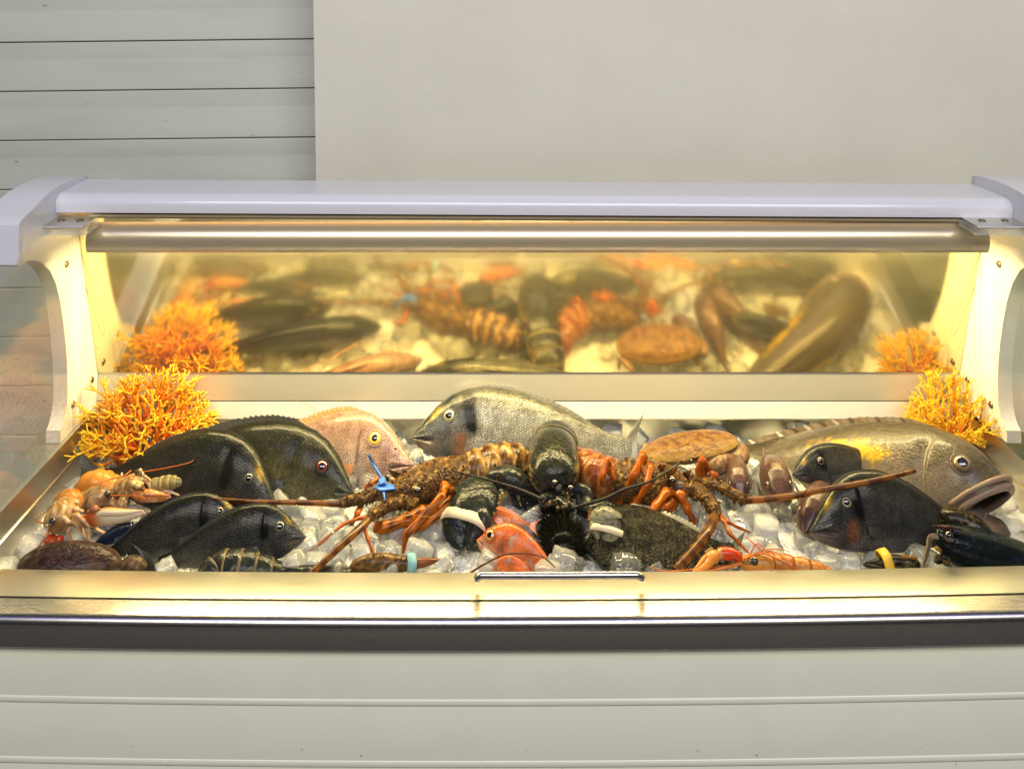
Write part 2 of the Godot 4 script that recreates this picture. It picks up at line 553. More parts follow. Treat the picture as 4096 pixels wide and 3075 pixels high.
		pb.grid(n + 1, 6, 0)
		part("pectoral_fin", pb, M.fin, root, true)
	return root

# ------------------------------------------------------------------ crustaceans
func blotch(base: Color, dark: Color, light: Color, p: Vector3, f := 110.0) -> Color:
	var g := nz.get_noise_3dv(p * f)
	var h := fine.get_noise_3dv(p * f * 7.0)
	var c := mixc(base, dark, sm(0.02, 0.3, g))
	c = mixc(c, light, sm(0.25, 0.55, h - g * 0.5))
	return c * (1.0 + 0.3 * h)
func block(pts: Array, r: float) -> void:
	for i in pts.size() - 1: blocks.append([pts[i], pts[i + 1], r])
# overlapping rings of shell along a path: each one a part of its own
func segments(root: Node3D, called: String, path: Array, rad: Array, flat: float, up: Vector3, n: int, col: Callable, m: Material, over := 0.12) -> void:
	block(path, (rad[0] as float) * 0.8)
	for k in n:
		var b := MB.new()
		var ps := []
		var rs := []
		var ry := []
		for i in 11:
			var f := float(i) / 10
			var t := (k + f * 1.22 - 0.06) / n
			var r: float = cr(rad, t)
			var lip := 1.0 + over * (0.75 * sm(0.0, 0.75, f) - 0.25) - 0.10 * sm(0.86, 1.0, f)
			ps.append(cr(path, t)); rs.append(r * lip); ry.append(r * flat * lip)
		loft(b, ps, rs, ry, up, 30, func(t: float, a: float, p: Vector3) -> Color: return col.call((k + t) / n, a, p, t))
		part(called, b, m, root)
func spikes(b: MB, rows: Array, n: int, len0: float, len1: float, r: float, c1: Color, c2: Color, lo := 0.0, hi := 1.0, lean := Vector3.ZERO) -> void:
	for k in n:
		var i := int(lerpf(lo, hi, rng.randf()) * (rows.size() - 2)) + 1
		var ring: Array = rows[mini(i, rows.size() - 1)]
		var j := rng.randi() % (ring.size() - 1)
		var c := Vector3.ZERO
		for p in ring: c += p
		c /= ring.size()
		var d: Vector3 = (ring[j] - c).normalized() + lean
		var ln := rng.randf_range(len0, len1)
		spike(b, ring[j] - d * 0.001, d, ln, r * lerpf(0.6, 1.2, rng.randf()), c1, c2)
# one jointed leg: thin shell tubes, a swelling at each joint
func leg(root: Node3D, called: String, pts: Array, r0: float, r1: float, col: Callable, m: Material) -> void:
	var b := MB.new()
	var ps := []
	var rs := []
	var n := pts.size()
	for i in n - 1:
		for k in 5:
			var f := k / 5.0
			ps.append((pts[i] as Vector3).lerp(pts[i + 1], f))
			var r := lerpf(r0, r1, (i + f) / (n - 1))
			rs.append(r * ([1.22, 1.0, 0.95, 0.98, 1.1][k] if i > 0 else [0.9, 1.0, 1.0, 1.0, 1.1][k]))
	ps.append(pts[n - 1]); rs.append(r1 * 0.35)
	loft(b, ps, rs, rs.map(func(x): return x * 0.8), Vector3(0.2, 0.9, 0.3), 10, func(t: float, a: float, p: Vector3) -> Color: return col.call(t, a, p))
	part(called, b, m, root)
func feeler(root: Node3D, called: String, pts: Array, r0: float, r1: float, col: Callable, m: Material, n := 60, sides := 8, ringed := 0.0) -> void:
	var b := MB.new()
	var ps := resample(pts, n)
	var rs := []
	for i in n: rs.append(lerpf(r0, r1, float(i) / (n - 1)) * (1.0 + (ringed if i % 2 == 0 else -ringed)))
	loft(b, ps, rs, rs, Vector3(0.13, 0.97, 0.21), sides, func(t: float, a: float, p: Vector3) -> Color: return col.call(t, a, p))
	part(called, b, m, root)
# a pincer: palm from base to knuckle, a fixed finger and a movable one; side points from the fixed to the movable finger
func pincer(root: Node3D, base: Vector3, knuckle: Vector3, tip: Vector3, side: Vector3, wide: float, thick: float, col: Callable, m: Material, open := 0.25) -> Node3D:
	var ax := (tip - base).normalized()
	var w := (side - ax * side.dot(ax)).normalized()
	var th := ax.cross(w)
	var b := MB.new()
	var fl := knuckle.distance_to(tip)
	var f0 := knuckle - w * wide * 0.42
	var pts := [base, base.lerp(knuckle, 0.22), base.lerp(knuckle, 0.55) - w * wide * 0.02, base.lerp(knuckle, 0.86) - w * wide * 0.06, f0.lerp(tip, 0.12) + w * wide * 0.1, f0.lerp(tip, 0.45) - w * wide * 0.12, f0.lerp(tip, 0.78) - w * wide * 0.06, tip + w * wide * 0.02]
	var rw := [0.36, 0.78, 1.0, 1.0, 0.74, 0.60, 0.40, 0.10].map(func(x): return x * wide)
	var rt := [0.5, 0.85, 1.0, 0.95, 0.8, 0.6, 0.4, 0.08].map(func(x): return x * thick)
	loft(b, resample(pts, 30), resample(rw, 30), resample(rt, 30), th, 26, func(t: float, a: float, p: Vector3) -> Color: return col.call(t, a, p))
	block([base, tip], wide * 0.6)
	grip = {"ax": ax, "w": w, "c": knuckle.lerp(tip, 0.30) - w * wide * 0.10, "wide": wide * (0.91 + open * 0.2), "thick": thick * 0.78}
	var claw := part("claw", b, m, root)
	for k in 5:                                         # knobs along the inner edge of the palm
		var kb := MB.new()
		var q := base.lerp(knuckle, 0.3 + 0.15 * k) + w * wide * 0.97
		ball(kb, q, ax * 0.0026, w * 0.0034, th * 0.0026, Color(0.25, 0.12, 0.03), 8, 6)
		part("knob", kb, m, claw)
	var d := MB.new()
	var g0 := knuckle + w * wide * 0.52
	var q2 := [g0 - ax * fl * 0.12, g0 + ax * fl * 0.15 + w * wide * open * 0.4, g0.lerp(tip, 0.5) + w * wide * open, tip + w * wide * (0.24 + open * 0.3) - ax * fl * 0.03]
	loft(d, resample(q2, 18), resample([0.32 * wide, 0.44 * wide, 0.38 * wide, 0.08 * wide], 18), resample([0.6 * thick, 0.66 * thick, 0.5 * thick, 0.06 * thick], 18), th, 20, func(t: float, a: float, p: Vector3) -> Color: return col.call(0.6 + 0.4 * t, a, p))
	for k in 5:
		var q := g0.lerp(tip, 0.15 + 0.14 * k) - w * wide * 0.24
		ball(d, q, ax * fl * 0.05, w * wide * 0.1, th * thick * 0.3, Color(0.5, 0.42, 0.3), 8, 6)
	part("finger", d, m, claw)
	return claw
func band_on_claw(label: String, width: float, col: Color) -> void:
	band(label, grip.c, grip.ax, grip.w, grip.wide, grip.thick, width, col)
func band(label: String, c: Vector3, ax: Vector3, w: Vector3, wide: float, thick: float, width: float, col: Color, called := "rubber_band") -> void:
	var b := MB.new()
	var th := ax.cross(w).normalized()
	var s := b.v.size()
	var n := 48
	for j in n + 1:
		var a := TAU * (j % n) / n
		for k in 6:
			var off: Vector2 = [Vector2(-1, 0), Vector2(-1, 1), Vector2(0, 1.25), Vector2(1, 1), Vector2(1, 0), Vector2(-1, 0)][k]
			var e := 0.0018 * off.y
			var ca := signf(cos(a)) * pow(absf(cos(a)), 0.8)
			var sa := signf(sin(a)) * pow(absf(sin(a)), 0.8)
			b.vert(c + w * ca * (wide + e) + th * sa * (thick + e) + ax * (off.x * width * 0.5 + 0.0012 * sin(a * 2.0 + 1.0)), Color.WHITE)
	b.grid(n + 1, 6, s)
	var o := part(called, b, mat(col, 0.55), self)
	tag(o, label, "rubber band", "bands round the lobsters' claws")
func eyeball(root: Node3D, p: Vector3, r: float, stalk: Vector3, col := Color(0.008, 0.007, 0.006)) -> void:
	var b := MB.new()
	ball(b, p, Vector3.RIGHT * r, Vector3.UP * r, Vector3.BACK * r, col, 14, 10)
	tube(b, [stalk, stalk.lerp(p, 0.8)], r * 0.75, r * 0.8, 8, Color(0.18, 0.10, 0.03))
	part("eye", b, M.eye, root)

func shell_of_crab(called: String, label: String, c: Vector3, X: Vector3, Y: Vector3, wide: float, deep: float, high: float, cols: Array, shell: Material = M.crab) -> Node3D:
	# X to its side, Y up out of the back; the front edge faces Z
	var Z := X.cross(Y)
	var root := thing(called, label, "crab", c)
	var b := MB.new()
	var nr := 26
	var na := 96
	blocks.append([c - X * wide * 0.6, c + X * wide * 0.6, deep * 0.7])
	for half in 2:
		var s := b.v.size()
		for i in nr + 1:
			var f := float(i) / nr
			for j in na + 1:
				var a := TAU * (j % na) / na
				var crimp := 1.0 + 0.022 * absf(sin(a * 11.0)) * sm(0.75, 1.0, f) * sm(-0.3, 0.2, sin(a))
				var x := cos(a) * wide * f * crimp
				var z := sin(a) * deep * f * crimp * (1.0 if sin(a) > 0 else 0.85)
				var dome := sqrt(maxf(0.0, 1.0 - pow(f, 2.6)))
				var y := high * dome if half == 0 else -high * 0.62 * sqrt(maxf(0.0, 1.0 - pow(f, 3.2)))
				if half == 0: y += high * 0.05 * nz.get_noise_2d(x * 400.0, z * 400.0) * dome - 0.06 * high * bump(f, 0.93, 0.04) * sm(-0.2, 0.3, sin(a))
				var p := X * x + Y * y + Z * z
				var k := mixc(blotch(cols[0], cols[1], cols[2], p, 70.0), cols[3], sm(0.84, 1.0, f) * (0.8 if half == 0 else 1.0))
				if half == 1: k = mixc(k, cols[4], sm(1.0, 0.9, f))
				b.vert(c + p, k)
		for i in nr:
			for j in na:
				var q := s + i * (na + 1) + j
				if half == 1:
					b.tri(q, q + 1, q + na + 1); b.tri(q + 1, q + na + 2, q + na + 1)
				else:
					b.tri(q, q + na + 1, q + 1); b.tri(q + 1, q + na + 1, q + na + 2)
	part("carapace", b, shell, root)
	for sx in [-1, 1]:
		var p: Vector3 = c + X * (wide * 0.13 * sx) + Z * deep * 0.985 - Y * high * 0.03
		var rb := MB.new()
		ball(rb, p - Z * 0.001, X * 0.0052, Y * 0.005, Z * 0.003, cols[3] * 0.35, 12, 8)
		part("eye_socket", rb, M.crab, root)
		eyeball(root, p + Z * 0.0022, 0.0028, p - Z * 0.004)
	var mb := MB.new()
	for k in 5:
		spike(mb, c + X * (wide * 0.045 * (k - 2)) + Z * deep * 0.99, Z - Y * 0.3, 0.004, 0.004, cols[3], cols[0])
	part("brow", mb, M.crab, root)
	return root

# ------------------------------------------------------------------ coral
func coral(called: String, label: String, base: Vector3, size: Vector3, stems: int, sd: int) -> void:
	var r := RandomNumberGenerator.new()
	r.seed = sd
	var root := thing(called, label, "coral", base)
	blocks.append([base, base + Vector3(0, size.y * 0.4, 0), size.x * 0.35])
	var foot := MB.new()
	ball(foot, base - Vector3(0, 0.01, 0), Vector3.RIGHT * size.x * 0.3, Vector3.BACK * size.z * 0.3, Vector3.DOWN * 0.018, Color(0.35, 0.07, 0.01), 16, 10)
	part("base", foot, M.coral, root)
	for k in stems:
		var b := MB.new()
		var az := TAU * (k * 0.618)
		var tilt := lerpf(0.05, 1.5, sqrt((k + 0.5) / stems)) * r.randf_range(0.85, 1.1)
		var dir := Vector3(cos(az) * sin(tilt), cos(tilt) + 0.08, sin(az) * sin(tilt)).normalized()
		var reach := Vector3(dir.x * size.x * 0.5, dir.y * size.y, dir.z * size.z * 0.5).length()
		branch(b, r, base + Vector3(dir.x * 0.02, 0, dir.z * 0.02), dir, reach * 0.34, 0.0034 if size.x > 0.1 else 0.0025, 0, base, size, clampf(size.x / size.y / 1.25, 0.58, 1.0))
		part("branch", b, M.coral, root)
func branch(b: MB, r: RandomNumberGenerator, p: Vector3, dir: Vector3, ln: float, rad: float, depth: int, base: Vector3, size: Vector3, spread: float) -> void:
	var side := Vector3(r.randf_range(-1, 1), r.randf_range(-1, 1), r.randf_range(-1, 1)) * 0.22
	var q := p + (dir + side).normalized() * ln * 0.5
	var e := q + (dir - side * 0.6).normalized() * ln * 0.5
	var col := func(t: float, a: float, pt: Vector3) -> Color:
		var o := pt - base
		var far := Vector3(o.x / (size.x * 0.5), o.y / size.y, o.z / (size.z * 0.5)).length()
		var c := mixc(Color(0.62, 0.10, 0.012), Color(0.80, 0.27, 0.012), sm(0.35, 0.85, far))
		return mixc(c, Color(0.88, 0.50, 0.03), sm(0.75, 1.2, far))
	tube(b, [p, q, e], rad, rad * 0.8 if depth < 4 else rad * 0.55, 6, col, 5)
	if depth >= 4: return
	var kids := 2 if r.randf() < 0.72 else 3
	var turn := r.randf() * TAU
	for k in kids:
		var s := dir.cross(Vector3(0.31, 0.2, 0.93)).normalized()
		var w := dir.cross(s)
		var a := turn + TAU * k / kids
		var d := (dir + (s * cos(a) + w * sin(a)) * r.randf_range(0.42, 0.8) * spread + Vector3(0, 0.06, 0)).normalized()
		branch(b, r, e, d, ln * r.randf_range(0.6, 0.85), rad * 0.84, depth + 1, base, size, spread)

func urchin(label: String, c: Vector3, r: float, spine: float, n: int, sd: int) -> void:
	var g := RandomNumberGenerator.new()
	g.seed = sd
	var root := thing("sea_urchin", label, "sea urchin", c)
	blocks.append([c, c + Vector3(0, 0.001, 0), r + spine * 0.5])
	var b := MB.new()
	ball(b, c, Vector3.RIGHT * r, Vector3.BACK * r, Vector3.DOWN * r * 0.8, Color(0.012, 0.01, 0.01), 20, 14)
	part("shell", b, M.wet, root)
	var sp := MB.new()
	for k in n:
		var y := 1.0 - 2.0 * (k + 0.5) / n
		var a := k * 2.39996
		var d := Vector3(sqrt(1 - y * y) * cos(a), y, sqrt(1 - y * y) * sin(a))
		var e := (d + Vector3(g.randf_range(-1, 1), g.randf_range(-1, 1), g.randf_range(-1, 1)) * 0.55).normalized()
		var cc := mixc(Color(0.012, 0.012, 0.009), Color(0.05, 0.05, 0.025), g.randf())
		spike(sp, c + d * r * 0.92, e, spine * g.randf_range(0.6, 1.15), 0.00085, cc, cc * 1.8)
	var o := part("spines", sp, M.wet, root)
	o.set_meta("kind", "stuff")

# ------------------------------------------------------------------ the place
func materials() -> void:
	var both := scale_maps()
	var scales: ImageTexture = both[0]
	var grain := noise_normal(0.05, FastNoiseLite.TYPE_SIMPLEX_SMOOTH, 4, 5.0)
	var pits := noise_normal(0.06, FastNoiseLite.TYPE_CELLULAR, 2, 9.0)
	var soft := noise_normal(0.012, FastNoiseLite.TYPE_SIMPLEX_SMOOTH, 2, 3.0)
	M.fish = normal_on(vmat(0.30, 0.30, 0.0), scales, 1.9, 14.0)
	M.fish.clearcoat_enabled = true
	M.fish.clearcoat = 0.18
	M.fish.clearcoat_roughness = 0.16
	M.fish.albedo_texture = both[1]
	M.pinkfish = normal_on(vmat(0.30, 0.05, 0.0), scales, 0.8, 15.0)
	M.pinkfish.clearcoat_enabled = true
	M.pinkfish.clearcoat = 0.3
	M.pinkfish.clearcoat_roughness = 0.16
	M.pinkfish.albedo_texture = both[1]
	M.skin = normal_on(vmat(0.26, 0.05, 0.0), grain, 1.0, 20.0)
	M.skin.clearcoat_enabled = true
	M.skin.clearcoat = 0.2
	M.skin.clearcoat_roughness = 0.18
	M.flat = normal_on(vmat(0.10, 0.0, 0.0), pits, 2.4, 15.0)
	M.fin = vmat(0.35, 0.0, 0.3)
	M.eye = vmat(0.08, 0.0, 1.0)
	M.wet = vmat(0.2, 0.0, 0.0)
	M.lob = normal_on(vmat(0.17, 0.0, 0.0), grain, 0.45, 11.0)
	M.lob.metallic_specular = 0.34
	M.spiny = normal_on(vmat(0.32, 0.0, 0.0), pits, 1.6, 16.0)
	M.shellgloss = normal_on(vmat(0.3, 0.0, 0.0), soft, 0.5, 12.0)
	M.crab = normal_on(vmat(0.34, 0.0, 0.0), pits, 0.6, 20.0)
	M.prawn = normal_on(vmat(0.24, 0.0, 0.2), grain, 0.5, 24.0)
	M.prawn.subsurf_scatter_enabled = true
	M.prawn.subsurf_scatter_strength = 0.12
	M.coral = vmat(0.5)
	M.coral.subsurf_scatter_enabled = true
	M.coral.subsurf_scatter_strength = 0.2
	for q in [[M.fish, 0.72], [M.pinkfish, 0.9], [M.skin, 0.66], [M.flat, 0.7], [M.lob, 0.7], [M.spiny, 0.62], [M.crab, 0.72], [M.shellgloss, 0.6], [M.prawn, 0.66], [M.wet, 0.66], [M.coral, 0.74]]:
		(q[0] as StandardMaterial3D).albedo_color = L(q[1], q[1], q[1])
		(q[0] as StandardMaterial3D).metallic_specular = 0.30
	M.ice = mat(Color(0.97, 0.98, 0.97, 0.09), 0.04)
	M.ice.refraction_enabled = true
	M.ice.refraction_scale = 0.033
	normal_on(M.ice, soft, 0.5, 20.0)
	M.frost = mat(Color(0.93, 0.93, 0.91, 0.24), 0.10)
	M.frost.refraction_enabled = true
	M.frost.refraction_scale = 0.033
	normal_on(M.frost, grain, 0.4, 20.0)
	M.bed = normal_on(mat(L(0.82, 0.81, 0.78), 0.16), pits, 1.2, 9.0)
	var lines := brushed(true, 0.80, 1.0)
	M.steel = mat(L(0.66, 0.64, 0.57), 0.37, 1.0)
	M.steel.roughness_texture = lines
	M.steel.uv1_triplanar = true
	M.steel.uv1_scale = Vector3(2, 9, 9)
	M.band = mat(L(0.50, 0.47, 0.45), 0.30, 1.0)
	M.band.roughness_texture = lines
	M.band.uv1_triplanar = true
	M.band.uv1_scale = Vector3(2, 9, 9)
	M.mirror = mat(L(0.82, 0.70, 0.40), 0.105, 0.945)
	M.mirror.roughness_texture = lines
	M.mirror.uv1_triplanar = true
	M.mirror.uv1_scale = Vector3(1.3, 7, 7)
	M.hood = mat(L(0.68, 0.56, 0.36), 0.27, 0.6)
	M.satin = mat(L(0.58, 0.55, 0.45), 0.45, 0.7)
	M.satin.roughness_texture = lines
	M.satin.uv1_triplanar = true
	M.satin.uv1_scale = Vector3(2, 9, 9)
	M.paint = normal_on(mat(L(0.70, 0.70, 0.76), 0.16), soft, 0.06, 3.0)
	M.board = normal_on(mat(L(0.80, 0.81, 0.70), 0.3), soft, 0.05, 2.0)
	M.board.albedo_texture = grime(0.99, 12, 4)
	M.cheek = mat(L(0.80, 0.79, 0.74), 0.30)
	M.cheek.albedo_texture = grime(0.94, 14, 9)
	M.cheek.uv1_triplanar = true
	M.cheek.uv1_scale = Vector3.ONE * 1.7
	M.wall = normal_on(mat(L(0.79, 0.775, 0.66), 0.85), grain, 0.035, 4.0)
	M.wall.albedo_texture = grime(0.985, 0, 2)
	M.wall.uv1_scale = Vector3.ONE * 1.1
	M.shutter = mat(L(0.62, 0.64, 0.58), 0.5)
	M.shutter.albedo_texture = grime(0.955, 14, 6)
	M.shutter.uv1_triplanar = true
	M.shutter.uv1_scale = Vector3(0.5, 2.5, 2.5)
	M.dark = mat(L(0.03, 0.028, 0.025), 0.7)
	M.screw = mat(L(0.25, 0.2, 0.13), 0.35, 1.0)
	M.glass = mat(Color(0.93, 1.0, 0.95, 0.001), 0.0)
	M.glass.metallic_specular = 0.05
	M.glass.transparency = BaseMaterial3D.TRANSPARENCY_ALPHA
	M.pane = mat(Color(0.90, 1.0, 0.94, 0.03), 0.0)
	M.pane.transparency = BaseMaterial3D.TRANSPARENCY_ALPHA
	M.plastic = mat(Color(0.85, 0.9, 0.9, 0.25), 0.05)
	M.plastic.transparency = BaseMaterial3D.TRANSPARENCY_ALPHA
	M.lamp = mat(Color(1, 0.93, 0.75), 0.4)
	M.lamp.emission_enabled = true
	M.lamp.emission = Color(1.0, 0.93, 0.78)
	M.lamp.emission_energy_multiplier = 2.5

func bow(x: float) -> Vector2:                         # the front bellies out a little and hangs a touch lower to the left
	return Vector2(0.010 * pow((x - 0.09) / 0.68, 2.0), -0.0045 * (x - 0.09))
func glass_curve(n: int, off: float) -> Array:
	var o := []
	for i in n + 1:
		var a := PI / 2 * i / n
		var s := pow(sin(a), 2.0 / 2.8)
		var c := pow(cos(a), 2.0 / 2.8)
		o.append(Vector2(1.385 - (0.255 - off) * s, 0.778 - (0.405 - off) * c))
	return o

func counter() -> Node3D:
	var root := thing("display_counter", "white and steel refrigerated fish counter with curved glass front and mirrored back", "display counter", Vector3(0.089, 0, -1.35))
	var xs := span(-1.15, 1.35, 40)
	var b := MB.new()
	# front boards with a bead along the lower edge of each
	var top := 0.814
	for k in 5:
		var bot := 0.8965 + 0.0775 * k
		b = MB.new()
		var pr := [Vector2(1.10, top), Vector2(1.0832, top), Vector2(1.083, top + 0.0005)]
		for i in 9:
			var a := PI * i / 8
			pr.append(Vector2(1.083 - 0.0014 * sin(a), bot - 0.0085 + 0.0085 * (0.5 - 0.5 * cos(a))))
		pr.append(Vector2(1.086, bot + 0.001)); pr.append(Vector2(1.10, bot + 0.001))
		prism(b, pr, xs, bow)
		part("front_board", b, M.board, root)
		top = bot + 0.0010
	b = MB.new(); box(b, Vector3(-1.15, 0.02, -1.60), Vector3(1.35, 0.72, -1.112)); part("body", b, M.dark, root)
	# steel: ledge, nose, band
	b = MB.new()
	prism(b, [Vector2(1.108, 0.7795), Vector2(1.159, 0.7795), Vector2(1.161, 0.7805), Vector2(1.1625, 0.783), Vector2(1.1625, 0.80), Vector2(1.160, 0.80), Vector2(1.160, 0.786), Vector2(1.108, 0.786)], xs, bow)
	part("ledge", b, M.steel, root)
	b = MB.new()
	var nose := [Vector2(1.1055, 0.786), Vector2(1.1055, 0.7810), Vector2(1.1045, 0.7800)]
	for i in 9:
		var a := PI / 2 * i / 8
		nose.append(Vector2(1.080 - 0.010 * sin(a), 0.790 - 0.010 * cos(a)))
	nose.append_array([Vector2(1.070, 0.8165), Vector2(1.0715, 0.8185), Vector2(1.078, 0.8185), Vector2(1.078, 0.79), Vector2(1.082, 0.786)])
	prism(b, nose, xs, bow)
	part("edge_band", b, M.band, root)
	# the tray
	b = MB.new(); box(b, Vector3(-0.70, 0.72, -1.60), Vector3(0.88, 0.73, -1.16)); part("tray_floor", b, M.steel, root)
	b = MB.new(); box(b, Vector3(-0.70, 0.73, -1.1655), Vector3(0.88, 0.885, -1.1635), 0.0, bow); part("tray_wall", b, M.steel, root)
	b = MB.new(); box(b, Vector3(XL, 0.73, -1.592), Vector3(XR, 0.897, -1.588)); part("tray_wall", b, M.steel, root)
	for s in 2:
		var xi := XL if s == 0 else XR
		var g := 1.0 if s == 0 else -1.0
		b = MB.new(); plate(b, [Vector2(1.16, 0.785), Vector2(1.60, 0.785), Vector2(1.60, 0.95), Vector2(1.16, 0.95)], xi + g * 0.001, xi + g * 0.004); part("tray_wall", b, M.steel, root)
		b = MB.new(); plate(b, [Vector2(1.08, 0.7375), Vector2(1.62, 0.7375), Vector2(1.62, 0.782), Vector2(1.08, 0.782)], xi - g * 0.05, xi + g * 0.006); part("rim", b, M.steel, root)
		b = MB.new(); tube(b, [Vector3(xi + g * 0.0065, EYE - 0.7815, -1.09), Vector3(xi + g * 0.0065, EYE - 0.7815, -1.585)], 0.0022, 0.0022, 10, Color.WHITE, 3); part("rim_edge", b, M.steel, root)
		# end panel, arm above it, screws
		var fr := [Vector2(1.300, 0.404), Vector2(1.325, 0.409), Vector2(1.350, 0.420), Vector2(1.378, 0.442), Vector2(1.397, 0.468), Vector2(1.412, 0.503), Vector2(1.422, 0.539), Vector2(1.431, 0.58), Vector2(1.436, 0.62), Vector2(1.437, 0.655), Vector2(1.435, 0.684), Vector2(1.429, 0.700), Vector2(1.421, 0.7115), Vector2(1.413, 0.7165), Vector2(1.412, 0.7365)]
		var pr := [Vector2(1.60, 0.7365), Vector2(1.505, 0.365), Vector2(1.30, 0.365)]
		pr.append_array(fr)
		b = MB.new(); plate(b, pr, xi - 0.024 if s == 0 else xi, xi if s == 0 else xi + 0.024); part("end_panel", b, M.cheek, root)
		b = MB.new()
		plate(b, [Vector2(1.515, 0.322), Vector2(1.511, 0.3175), Vector2(1.48, 0.3135), Vector2(1.445, 0.3125), Vector2(1.415, 0.3130), Vector2(1.383, 0.3160), Vector2(1.358, 0.3215), Vector2(1.335, 0.329), Vector2(1.312, 0.3345), Vector2(1.292, 0.3395), Vector2(1.287, 0.345), Vector2(1.285, 0.404), Vector2(1.288, 0.4065), Vector2(1.33, 0.4065), Vector2(1.36, 0.395), Vector2(1.515, 0.395)], xi - 0.068 if s == 0 else xi + 0.001, xi - 0.001 if s == 0 else xi + 0.068)
		part("end_arm", b, M.paint, root)
		for q in [Vector2(1.432, 0.449), Vector2(1.525, 0.684), Vector2(1.455, 0.694), Vector2(1.575, 0.66)]:
			b = MB.new()
			ball(b, Vector3(xi + g * 0.0005, EYE - q.y, -q.x), Vector3.FORWARD * 0.0062, Vector3.UP * 0.0062, Vector3.RIGHT * g * 0.0032, Color.WHITE, 14, 8)
			var sc := part("screw", b, M.screw, root)
			b = MB.new(); box(b, Vector3(xi + g * 0.0030 - 0.0006, EYE - q.y - 0.0007, -q.x - 0.004), Vector3(xi + g * 0.0030 + 0.0008, EYE - q.y + 0.0007, -q.x + 0.004)); part("slot", b, M.dark, sc)
		# seam of a cover strip let into the end panel
		b = MB.new()
		var u := [Vector2(1.482, 0.36), Vector2(1.487, 0.50), Vector2(1.489, 0.60), Vector2(1.490, 0.632), Vector2(1.496, 0.642), Vector2(1.503, 0.632), Vector2(1.503, 0.50), Vector2(1.497, 0.36)]
		tube(b, u.map(func(q): return Vector3(xi + g * 0.0002, EYE - q.y, -q.x)), 0.0003, 0.0003, 5, Color.WHITE, 40)
		part("cover_seam", b, M.dark, root)
		# side pane
		b = MB.new()
		var gp := glass_curve(24, 0.004)
		gp.append_array([Vector2(1.131, 0.7370), Vector2(1.442, 0.7370), Vector2(1.442, 0.40)])
		gp = gp.filter(func(q): return q.y < 0.7372)
		plate(b, gp, xi + g * 0.002 if s == 0 else xi + g * 0.007, xi + g * 0.007 if s == 0 else xi + g * 0.002)
		part("side_glass", b, M.pane, root)
		# hinge: steel plate, clear block, two screws
		var x0 := -0.692 if s == 0 else 0.786
		var x1 := -0.625 if s == 0 else 0.870
		b = MB.new(); prism(b, [Vector2(1.352, 0.3660), Vector2(1.353, 0.3645), Vector2(1.412, 0.3615), Vector2(1.412, 0.3640), Vector2(1.353, 0.3672)], [x0, x1]); part("hinge_plate", b, M.steel, root)
		b = MB.new(); prism(b, [Vector2(1.350, 0.3680), Vector2(1.40, 0.3660), Vector2(1.40, 0.376), Vector2(1.350, 0.378)], [x0 - 0.004, x1 + 0.004]); part("hinge_block", b, M.plastic, root)
		for f in [0.28, 0.72]:
			b = MB.new(); ball(b, Vector3(lerpf(x0, x1, f), EYE - 0.3628, -1.383), Vector3.RIGHT * 0.006, Vector3.FORWARD * 0.006, Vector3.DOWN * 0.0022, Color.WHITE, 14, 8); part("hinge_screw", b, M.screw, root)
	# back: strip, mirror panel
	b = MB.new(); prism(b, [Vector2(1.5455, 0.7315), Vector2(1.5500, 0.7315), Vector2(1.5430, 0.7600), Vector2(1.5385, 0.7605), Vector2(1.5355, 0.7595), Vector2(1.5345, 0.7570)], [XL + 0.001, XR - 0.001]); part("back_strip", b, M.satin, root)
	b = MB.new(); prism(b, [Vector2(1.5450, 0.7295), Vector2(1.5520, 0.6815), Vector2(1.5560, 0.6805), Vector2(1.5560, 0.7295)], [XL + 0.001, XR - 0.001]); part("lower_strip", b, M.satin, root)
	b = MB.new(); prism(b, [Vector2(1.5465, 0.7305), Vector2(1.59, 0.7305), Vector2(1.59, 0.7312), Vector2(1.5465, 0.7312)], [XL + 0.002, XR - 0.002]); part("seam", b, M.dark, root)
	b = MB.new(); prism(b, [Vector2(1.5490, 0.6800), Vector2(1.4640, 0.3650), Vector2(1.4700, 0.3650), Vector2(1.5550, 0.6800)], [XL + 0.001, XR - 0.001]); part("mirror_panel", b, M.mirror, root)
	b = MB.new(); box(b, Vector3(XL, EYE - 0.78, -1.62), Vector3(XR, EYE - 0.36, -1.600)); part("back_panel", b, M.dark, root)
	# cap, lamp and its hood
	var tilt := func(x: float) -> Vector2: return Vector2(0, 0.0055 * (x - 0.089))
	b = MB.new()
	var cp := [Vector2(1.507, 0.3275), Vector2(1.507, 0.358), Vector2(1.404, 0.3590), Vector2(1.399, 0.3585)]
	for i in 11:
		var a := PI * 0.5 * i / 10 + 0.15 * (1.0 - i / 10.0)
		cp.append(Vector2(1.416 - 0.020 * cos(a), 0.3475 - 0.0185 * sin(a)))
	cp.append_array([Vector2(1.43, 0.3283), Vector2(1.47, 0.3275)])
	prism(b, cp, [XL - 0.0005, XR + 0.0005], tilt); part("cap", b, M.paint, root)
	b = MB.new(); prism(b, [Vector2(1.405, 0.3625), Vector2(1.405, 0.3665), Vector2(1.409, 0.3665), Vector2(1.409, 0.370), Vector2(1.463, 0.370), Vector2(1.463, 0.3625)], [-0.64, 0.82], tilt); part("lamp_rail", b, M.hood, root)
	b = MB.new()
	var ho := []
	for i in 13:
		var a := lerpf(0.35, 2.15, i / 12.0)
		ho.append(Vector2(1.425 - 0.032 * sin(a), 0.4025 - 0.031 * cos(a)))
	for i in 13:
		var a := lerpf(2.15, 0.35, i / 12.0)
		ho.append(Vector2(1.425 - 0.0305 * sin(a), 0.4025 - 0.0295 * cos(a)))
	prism(b, ho, [-0.640, 0.829]); part("lamp_hood", b, M.hood, root)
